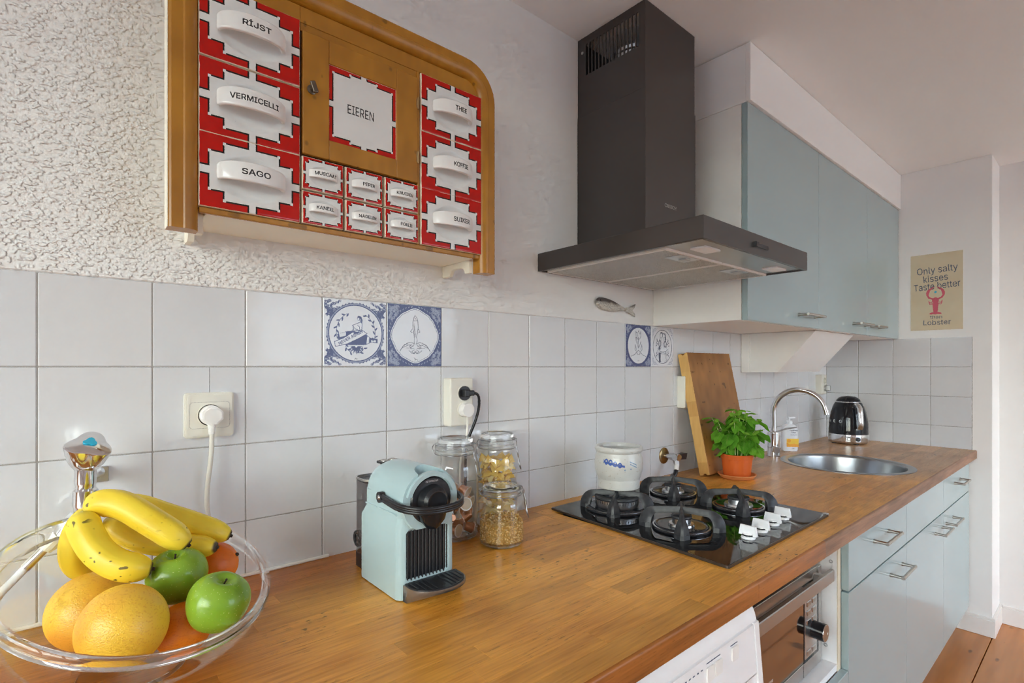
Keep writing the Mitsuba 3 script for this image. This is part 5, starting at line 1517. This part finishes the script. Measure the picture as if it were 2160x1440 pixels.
# ================================================================ gas tap on the wall
k = thing('gas_tap', 'brass wall gas tap with black lever and black hose, behind the hob', 'tap')
gx, gz = 1.757, 0.9835
add('rosette', move(lathe([(0, 0), (0.031, 0), (0.030, 0.003), (0.024, 0.006), (0.012, 0.0075), (0, 0.0075)], 40), (gx, -0.0008, gz), rx=90), 'm_brass', k, smooth=30)
add('body', cat_(cyl((gx, -0.007, gz), (gx, -0.040, gz), 0.0085, 16), cyl((gx, -0.030, gz), (gx, -0.066, gz), 0.0135, 8), cyl((gx - 0.014, -0.055, gz + 0.001), (gx + 0.016, -0.055, gz), 0.0118, 16), cyl((gx, -0.052, gz), (gx - 0.006, -0.060, gz - 0.026), 0.0105, 8)), 'm_steel', k, smooth=30)
add('lever', hull([(gx + 0.014 + a, -0.055 + b, gz + c) for a, b, c in ((0, -0.009, -0.009), (0, 0.009, -0.009), (0, -0.009, 0.010), (0, 0.009, 0.010), (0.030, -0.014, -0.010), (0.030, 0.012, -0.010), (0.038, -0.014, 0.012), (0.038, 0.012, 0.012))]), 'm_black_plastic', k)
add('ferrule', cyl((gx - 0.006, -0.060, gz - 0.024), (gx - 0.017, -0.064, gz - 0.044), 0.0085, 16), 'm_white', k, smooth=40)
add('hose', tube(spline([(gx - 0.0165, -0.064, gz - 0.043), (gx - 0.027, -0.066, gz - 0.056), (gx - 0.040, -0.062, gz - 0.068), (gx - 0.050, -0.055, ZT + 0.001)], 6), 0.0078, 14), 'm_black_plastic', k, smooth=40)

# ================================================================ chopping board leaning on the wall
k = thing('chopping_board', 'thick worn wooden chopping board leaning upright against the tiles', 'chopping board')
ba = math.atan2(0.094, 0.462)
W_, H_, TH_ = 0.335, 0.470, 0.041
b = cut(bx(0, W_, 0, TH_, 0, H_, 0.002), cyl((-1, TH_ * 0.45, 0), (1, TH_ * 0.45, 0), 0.0075, 20), cyl((-1, TH_ * 0.45, H_), (1, TH_ * 0.45, H_), 0.0075, 20))
M = trimesh.transformations.translation_matrix([1.856, -0.1335, ZT + 0.0086]) @ trimesh.transformations.rotation_matrix(-ba, (1, 0, 0))
b.apply_transform(M)
add('board', b, 'm_board', k)
e = cut(bx(-0.0022, -0.0001, 0.0005, TH_ - 0.0005, 0.001, H_ - 0.001, 0.0006), cyl((-1, TH_ * 0.45, 0), (1, TH_ * 0.45, 0), 0.0078, 20), cyl((-1, TH_ * 0.45, H_), (1, TH_ * 0.45, H_), 0.0078, 20))
e.apply_transform(M)
add('edge', e, 'm_board_side', k, label='pale laminated side edge')

# ================================================================ basil
BX, BY = 1.930, -0.200
k = thing('saucer', 'terracotta saucer under the basil pot', 'saucer')
add('dish', lathe([(0, 0), (0.052, 0), (0.056, 0.002), (0.066, 0.013), (0.068, 0.0145), (0.067, 0.0165), (0.064, 0.0165), (0.054, 0.0060), (0, 0.0055)], 56, (BX, BY, ZT + 0.0005)), 'm_terracotta', k, smooth=35)
k = thing('basil_plant', 'basil plant in an orange plastic pot', 'plant')
z0 = ZT + 0.0064
add('pot', lathe([(0, 0), (0.0455, 0), (0.047, 0.002), (0.0535, 0.066), (0.0560, 0.067), (0.0575, 0.083), (0.0580, 0.0845), (0.0565, 0.0850), (0.0545, 0.083), (0.0520, 0.066), (0.046, 0.006), (0, 0.006)], 56, (BX, BY, z0)), 'm_orange_pot', k, smooth=35)
add('soil', lathe([(0, 0.0705), (0.0522, 0.0690), (0.0500, 0.060), (0, 0.060)][::-1], 40, (BX, BY, z0)), 'm_soil', k)


def basil_leaf(l, w, curl, cup):
    n, m_ = 11, 7
    t = np.linspace(0, 1, n)
    half = w / 2 * (np.sin(PI * t ** 0.82) ** 0.80) + 0.0004
    V, UV = [], []
    for i, a in enumerate(t):
        for s in np.linspace(-1, 1, m_):
            x = a * l
            y = s * half[i]
            z = cup * (abs(s) ** 1.4) * half[i] - curl * l * a * a + 0.0012 * math.sin(a * 14) * abs(s)
            V.append((x, y, z)); UV.append((a, s))
    I = np.arange(n * m_).reshape(n, m_)
    a, b, c, d = I[:-1, :-1].ravel(), I[1:, :-1].ravel(), I[1:, 1:].ravel(), I[:-1, 1:].ravel()
    return trimesh.Trimesh(np.array(V), np.vstack([np.c_[a, b, c], np.c_[a, c, d]]), process=False), np.array(UV)


def leaf_col(c0, c1):
    def fn(p, n, uv):
        s = dr.abs(uv.y)
        vein = sstep(0.10, 0.03, s) + 0.5 * sstep(0.80, 0.95, dr.cos((uv.x * 5.5 - s * 1.4) * 2 * PI))
        g = noise(p.x * 60, p.y * 60, p.z * 60)
        return mix(mix(c0, c1, g), (0.27, 0.42, 0.10), 0.45 * dr.clip(vein, 0, 1))
    return mikit.proc(fn)


LEAFC = [((0.075, 0.26, 0.020), (0.13, 0.38, 0.035)), ((0.12, 0.36, 0.025), (0.20, 0.49, 0.05)), ((0.18, 0.43, 0.035), (0.30, 0.58, 0.08))]
for i, (a, b) in enumerate(LEAFC):
    scene[f'm_leaf_{i}'] = {'type': 'principledthin', 'base_color': leaf_col(a, b), 'roughness': 0.32, 'diff_trans': 0.55, 'eta': 1.45}
leafs = []
for i in range(3):
    for l, w, cu, cup in ((0.052, 0.034, 0.30, -0.35), (0.046, 0.031, 0.12, 0.30), (0.038, 0.025, 0.40, -0.25)):
        m, uv = basil_leaf(l, w, cu, cup)
        leafs.append(mikit.ply(m, f'm_leaf_{i}', smooth=True, uv=uv))
rb = np.random.default_rng(31)


def put_leaf(o, az, pitch, s, roll, young=False):
    j = rb.integers(3) + 3 * (2 if young else (0 if rb.random() < 0.45 else 1))
    tw = T().translate(list(map(float, o))) @ T().rotate([0, 0, 1], float(az)) @ T().rotate([0, 1, 0], float(pitch)) @ T().rotate([1, 0, 0], float(roll)) @ T().scale(float(s))
    add('leaf', leafs[j], None, k, tw=tw)


for i in range(30):
    a = i * 2.39996
    r0 = 0.043 * math.sqrt((i + 0.5) / 30)
    hgt = rb.uniform(0.045, 0.160) if i > 5 else rb.uniform(0.15, 0.180)
    spread = 1.0 + min(hgt, 0.12) * 10.5
    top = np.array([BX + r0 * math.cos(a) * spread + 0.010, BY + r0 * math.sin(a) * spread, z0 + 0.068 + hgt])
    base = np.array([BX + r0 * math.cos(a), BY + r0 * math.sin(a), z0 + 0.066])
    midp = (base + top) / 2 + np.array([0, 0, 0.012]) - 0.006 * np.array([math.cos(a), math.sin(a), 0])
    sp_ = spline([base, midp, top], 6)
    add('stem', tube(sp_, np.linspace(0.0020, 0.0012, len(sp_)), 7), 'm_stem', k, smooth=60)
    az0 = rb.uniform(0, 360)
    for lev, (frac, s, pit) in enumerate(((1.0, 0.70, -5), (0.97, 1.20, 24), (0.72, 1.18, 36), (0.50, 0.85, 38))):
        o = sp_[int(frac * (len(sp_) - 1))]
        if lev == 3 and hgt < 0.10:
            continue
        for q in (0, 180):
            put_leaf(o, az0 + 90 * lev + q + rb.uniform(-25, 25), pit + rb.uniform(-14, 22), s * rb.uniform(0.9, 1.28), rb.uniform(-20, 20), young=(lev == 0))
for i in range(16):          # small side shoots near the soil
    a = rb.uniform(0, 2 * PI); r = rb.uniform(0.02, 0.047)
    o = np.array([BX + r * math.cos(a), BY + r * math.sin(a), z0 + 0.071 + rb.uniform(0.008, 0.04)])
    put_leaf(o, math.degrees(a) + rb.uniform(-50, 50), rb.uniform(-45, 0), rb.uniform(0.38, 0.62), rb.uniform(-20, 20), young=rb.random() < 0.6)

# ================================================================ sink, tap, soap, kettle
k = thing('sink', 'round stainless steel sink set into the worktop', 'sink')
sr = SINK[2]
add('basin', lathe([(sr, 0.0006), (sr, 0.0018), (sr - 0.004, 0.0030), (sr - 0.022, 0.0030), (sr - 0.030, 0.0), (sr - 0.035, -0.010), (sr - 0.043, -0.12), (sr - 0.060, -0.150), (sr - 0.10, -0.160), (0.045, -0.166), (0.03, -0.170), (0, -0.170)], 96, (SINK[0], SINK[1], ZT)), 'm_sink_steel', k, smooth=35)
add('drain', lathe([(0, -0.1685), (0.028, -0.1685), (0.040, -0.1645), (0.043, -0.1625), (0.040, -0.164)][::-1], 40, (SINK[0], SINK[1], ZT)), 'm_chrome', k, smooth=35)
k = thing('kitchen_tap', 'tall chrome swan neck tap beside the sink', 'tap')
tx, ty = 2.522, -0.086
z0 = ZT + 0.0006
add('base', lathe([(0, 0), (0.0285, 0), (0.0285, 0.004), (0.0265, 0.006), (0.0255, 0.028), (0.0255, 0.106), (0.0235, 0.112), (0.0145, 0.115), (0, 0.115)], 40, (tx, ty, z0)), 'm_chrome', k, smooth=30)
add('ring', lathe([(0.0256, 0.040), (0.0265, 0.041), (0.0265, 0.044), (0.0256, 0.045), (0.0256, 0.040)], 40, (tx, ty, z0)), 'm_steel', k, smooth=30)
dx_ = np.array([2.565 - tx, -0.300 - ty, 0]); span = np.linalg.norm(dx_); dx_ /= span
ex_ = span * 0.95
pts = [np.array([tx, ty, z0 + 0.11]), np.array([tx, ty, z0 + 0.17])]
zc_, rr2 = z0 + 0.205, ex_ / 2
for a in np.linspace(180, 14, 16):
    a = math.radians(a)
    pts.append(np.array([tx, ty, zc_]) + dx_ * (rr2 + rr2 * math.cos(a)) + np.array([0, 0, rr2 * math.sin(a)]))
pts.append(pts[-1] + np.array([dx_[0] * 0.006, dx_[1] * 0.006, -0.022]))
sp_ = spline(pts, 4)
add('spout', tube(sp_, 0.0118, 20), 'm_chrome', k, smooth=60)
dd = pts[-1] - pts[-2]; dd /= np.linalg.norm(dd)
add('aerator', cyl(pts[-1] - dd * 0.012, pts[-1] + dd * 0.006, 0.0132, 24), 'm_chrome', k, smooth=40)
add('lever', cat_(tube(spline([(tx + 0.004, ty - 0.004, z0 + 0.106), (tx + 0.030, ty - 0.030, z0 + 0.122), (tx + 0.070, ty - 0.075, z0 + 0.1335)], 6), [0.0062] * 7 + [0.0055] * 6, 14, flat=0.6)), 'm_steel', k, smooth=50)
add('side_valve', cat_(cyl((tx - 0.020, ty - 0.016, z0 + 0.036), (tx - 0.042, ty - 0.030, z0 + 0.034), 0.0155, 28)), 'm_chrome', k, smooth=40)
k = thing('soap_dispenser', 'white pump bottle of hand soap with an orange label, behind the sink', 'soap bottle')
qx, qy = 2.738, -0.072


def sq_ring(w, d, z, e=3.2, n=40):
    a = np.arange(n) * 2 * PI / n
    c, s = np.cos(a), np.sin(a)
    return np.c_[np.sign(c) * np.abs(c) ** (2 / e) * w, np.sign(s) * np.abs(s) ** (2 / e) * d, np.full(n, z)]


def stack(rings):
    n = len(rings[0]); v = np.vstack(rings + [rings[0].mean(0)[None], rings[-1].mean(0)[None]]); f = []
    for i in range(len(rings) - 1):
        for j in range(n):
            l = (j + 1) % n
            f += [(i * n + j, i * n + l, (i + 1) * n + l), (i * n + j, (i + 1) * n + l, (i + 1) * n + j)]
    o = len(rings) * n
    for j in range(n):
        l = (j + 1) % n
        f += [(o, l, j), (o + 1, (len(rings) - 1) * n + j, (len(rings) - 1) * n + l)]
    return trimesh.Trimesh(v, np.array(f), process=False)


SA = -48          # the label faces the camera
bt = stack([sq_ring(0.033, 0.022, 0), sq_ring(0.0355, 0.0245, 0.004), sq_ring(0.0355, 0.0245, 0.105), sq_ring(0.034, 0.023, 0.118), sq_ring(0.026, 0.019, 0.127), sq_ring(0.0135, 0.0135, 0.131, 2.2), sq_ring(0.0125, 0.0125, 0.134, 2)])
add('bottle', move(bt, (qx, qy, z0), rz=SA), 'm_soap', k, smooth=40)
add('pump', cat_(move(lathe([(0, 0.134), (0.0145, 0.134), (0.0145, 0.147), (0.0125, 0.149), (0.005, 0.149), (0.005, 0.160), (0, 0.160)], 28), (qx, qy, z0)), move(rbox(-0.009, 0.030, -0.0075, 0.0075, 0.157, 0.167, 0.003), (qx, qy, z0), rz=SA + 20)), 'm_soap', k, smooth=40)
lab = add('label', move(on_back(extr(sbox(-0.022, -0.024, 0.033, 0.016), 0.0006), 0, -0.0248, 0.046), (qx, qy, z0), rz=SA), 'm_label_yellow', k)
add('label_print', move(on_back(extr(blob([(-22, -24), (33, -24), (33, -14), (14, -8), (-8, -12), (-22, -2)]).union(ell(-12, 6, 9, 8)), 0.0003), 0, -0.0254, 0.046), (qx, qy, z0), rz=SA), 'm_label_orange', lab)
add('lettering', cat_([move(on_back(text(s, hh, 0.0003, b_), 0.010, -0.0247, zz), (qx, qy, z0), rz=SA) for s, hh, zz, b_ in (('Handzeep', 0.0058, 0.103, True), ('Citrus', 0.0055, 0.093, True), ('verzorgend', 0.0042, 0.081, False), ('500 ml', 0.0038, 0.014, False))]), 'm_ink', k)

k = thing('kettle', 'black retro electric kettle with a chrome base and handle in the corner', 'kettle')
kx, ky = 3.262, -0.172
KA = -43          # turned so that the handle shows on the right
add('base', lathe([(0, 0.006), (0.088, 0.006), (0.092, 0.010), (0.094, 0.016), (0.094, 0.046), (0.0925, 0.052), (0, 0.052)], 64, (kx, ky, z0)), 'm_chrome', k, smooth=30)
for a in range(45, 405, 90):
    add('foot', cyl((kx + 0.075 * math.cos(math.radians(a)), ky + 0.075 * math.sin(math.radians(a)), z0 - 0.0003), (kx + 0.075 * math.cos(math.radians(a)), ky + 0.075 * math.sin(math.radians(a)), z0 + 0.008), 0.010), 'm_black_plastic', k)
add('body', lathe([(0, 0.0525), (0.0925, 0.0525), (0.0920, 0.075), (0.0885, 0.125), (0.082, 0.165), (0.072, 0.198), (0.062, 0.218), (0.0585, 0.222), (0, 0.222)], 64, (kx, ky, z0)), 'm_black_gloss', k, smooth=30)
add('lid_ring', lathe([(0.055, 0.2215), (0.0600, 0.2215), (0.0600, 0.2250), (0.055, 0.2250), (0.055, 0.2215)], 56, (kx, ky, z0)), 'm_chrome', k, smooth=30)
add('lid', lathe([(0, 0.2252), (0.0575, 0.2252), (0.054, 0.234), (0.044, 0.245), (0.030, 0.2515), (0.012, 0.254), (0, 0.2545)], 56, (kx, ky, z0)), 'm_black_gloss', k, smooth=30)
hd = lambda r, z: np.array([kx, ky, z0]) + np.array([math.cos(math.radians(-138)) * r, math.sin(math.radians(-138)) * r, z])
hp = spline([hd(0.068, 0.206), hd(0.086, 0.212), hd(0.108, 0.203), (hd(0.121, 0.178)), hd(0.126, 0.140), hd(0.126, 0.105), hd(0.118, 0.090)], 8)
add('handle', tube(hp, 0.0135, 18, flat=0.75), 'm_chrome', k, smooth=60)
add('spout', move(hull([(0.070, -0.020, 0.195), (0.070, 0.020, 0.195), (0.062, 0, 0.215), (0.098, 0, 0.205), (0.080, 0, 0.16), (0.075, -0.012, 0.175), (0.075, 0.012, 0.175)]), (kx, ky, z0), rz=52), 'm_chrome', k)
lt = []
for ch, a in zip('SMEG', (109.0, 130.0, 151.0, 173.0)):
    t_ = text(ch, 0.0145, 0.0008, True)
    t_ = on_back(t_, 0, -0.0895, 0.121)
    v = t_.vertices.copy()
    lt.append(move(t_, (kx, ky, z0), rz=a + 90))
add('lettering', cat_(lt), 'm_chrome', k)
add('switch', move(on_back(join(extr(Point(0, 0).buffer(0.011), 0.004), move(extr(sbox(-0.006, -0.002, 0.010, 0.002), 0.010))), 0, -0.0938, 0.030), (kx, ky, z0), rz=-47), 'm_black_gloss', k)
add('dial_mark', move(on_back(extr(Point(0, 0).buffer(0.009).difference(Point(0, 0).buffer(0.007)), 0.001), 0, -0.0938, 0.030), (kx, ky, z0), rz=-72), 'm_black_plastic', k)

# ================================================================ poster and fish
k = thing('poster', 'cream paper poster with a pink lobster on the right wall', 'poster')
py0, py1, pz0, pz1 = -0.6185, -0.4055, 1.5115, 1.909
pw, ph = py1 - py0, pz1 - pz0


def paper(p, n, uv):
    return mix((0.63, 0.53, 0.36), (0.69, 0.61, 0.45), fbm(p.x * 12, p.y * 12, p.z * 12, 3))


mat('m_paper', mikit.proc(paper), 0.8)
add('sheet', bx(XW + 0.0008, XW + 0.003, py0, py1, pz0, pz1, 0.0003), 'm_paper', k)
XP = XW + 0.0008
PT = lambda m, u, w, d=0.0: on_right(m, XP - d, py1 - u, pz0 + w)
lines_ = [('Only salty', 0.034, 0.110, 0.314, 3, 0.166), ('kisses', 0.034, 0.104, 0.270, 4, 0.100), ('Taste better', 0.034, 0.108, 0.230, 3, 0.190), ('than', 0.017, 0.106, 0.068, 0, 0.050), ('Lobster', 0.025, 0.110, 0.040, 0, 0.112)]
add('lettering', cat_([PT(move(text(s, h, 0.0004, False, width=w_), rz=a), u, w) for s, h, u, w, a, w_ in lines_]), 'm_ink', k)
body_ = [ell(0, 4, 15, 16), ell(0, -16, 14, 9), ell(0, -26, 13, 8), ell(0, -36, 12, 8), ell(0, -46, 11, 8), ell(0, -55, 10, 7), ell(-13, -66, 13, 5.5, 12), ell(13, -66, 13, 5.5, -12), ell(0, -66, 9, 7)]
arms_ = [LineString(np.array([(s * 12, 12), (s * 28, 20), (s * 36, 36)]) * 0.001).buffer(0.0042) for s in (1, -1)]
claws = [affinity.scale(blob([(38, 32), (41, 46), (36, 60), (22, 72), (4, 80), (12, 68), (24, 58), (27, 46), (30, 36)]), s, 1, origin=(0, 0)) for s in (1, -1)]
legs_ = [LineString(np.array([(s * 13, -4 - 6 * i), (s * 24, -6 - 6 * i), (s * (30 - i), 2 - 5 * i)]) * 0.001).buffer(0.0013) for s in (1, -1) for i in range(3)]
g = U_(*body_, *arms_, *claws, *legs_)
add('lobster', PT(extr(affinity.scale(g, 0.95, 0.95, origin=(0, 0)), 0.0004), 0.104, 0.150), 'm_red_lobster', k, label='pink printed lobster')
add('blue_dot', PT(extr(ell(0, 50, 5, 5), 0.0006), 0.104, 0.147), 'm_cyan', k)

k = thing('fish_ornament', 'small grey sardine ornament hung on the wall under the cooker hood', 'ornament')


def fish_col(p, n, uv):
    t = (p.z - 1.526) / 0.018
    sp = sstep(0.55, 0.7, noise(p.x * 260, 2.0, p.z * 260))
    c = mix((0.50, 0.48, 0.43), (0.085, 0.07, 0.07), sstep(-0.05, 0.75, t + 0.35 * (noise(p.x * 90, 1.0, p.z * 90) - 0.5)))
    return mix(c, (0.10, 0.08, 0.08), 0.35 * sp)


mat('m_fish', mikit.proc(fish_col), 0.3, clearcoat=0.4)
xs_ = np.linspace(0, 1, 26)
rings = []
for t in xs_:
    a_ = 0.0245 * (np.sin(PI * min(1, t * 0.95 + 0.10)) ** 0.55) * (1 - 0.58 * t ** 1.3)
    if t < 0.05:
        a_ *= 0.55 + 9 * t
    c_ = np.array([1.353 + 0.165 * t, -0.0095, 1.5335 - 0.016 * t])
    q_ = np.arange(24) * 2 * PI / 24
    rings.append(c_ + np.c_[np.zeros(24), np.minimum(0.0085, a_ * 0.5) * np.cos(q_), a_ * np.sin(q_)])
add('body', stack([r[::-1] for r in rings]), 'm_fish', k, smooth=40)
tail = Polygon([(0, 0.0075), (0.020, 0.010), (0.052, 0.0235), (0.045, 0.010), (0.034, 0.0), (0.048, -0.012), (0.050, -0.0215), (0.020, -0.010), (0, -0.0065)])
add('tail', on_back(extr(tail, 0.006), 1.512, -0.0065, 1.5180), 'm_fish', k)
add('eye', cat_(move(trimesh.creation.icosphere(subdivisions=2, radius=0.0028), (1.366, -0.0165, 1.538))), 'm_ink_black', k, smooth=True)
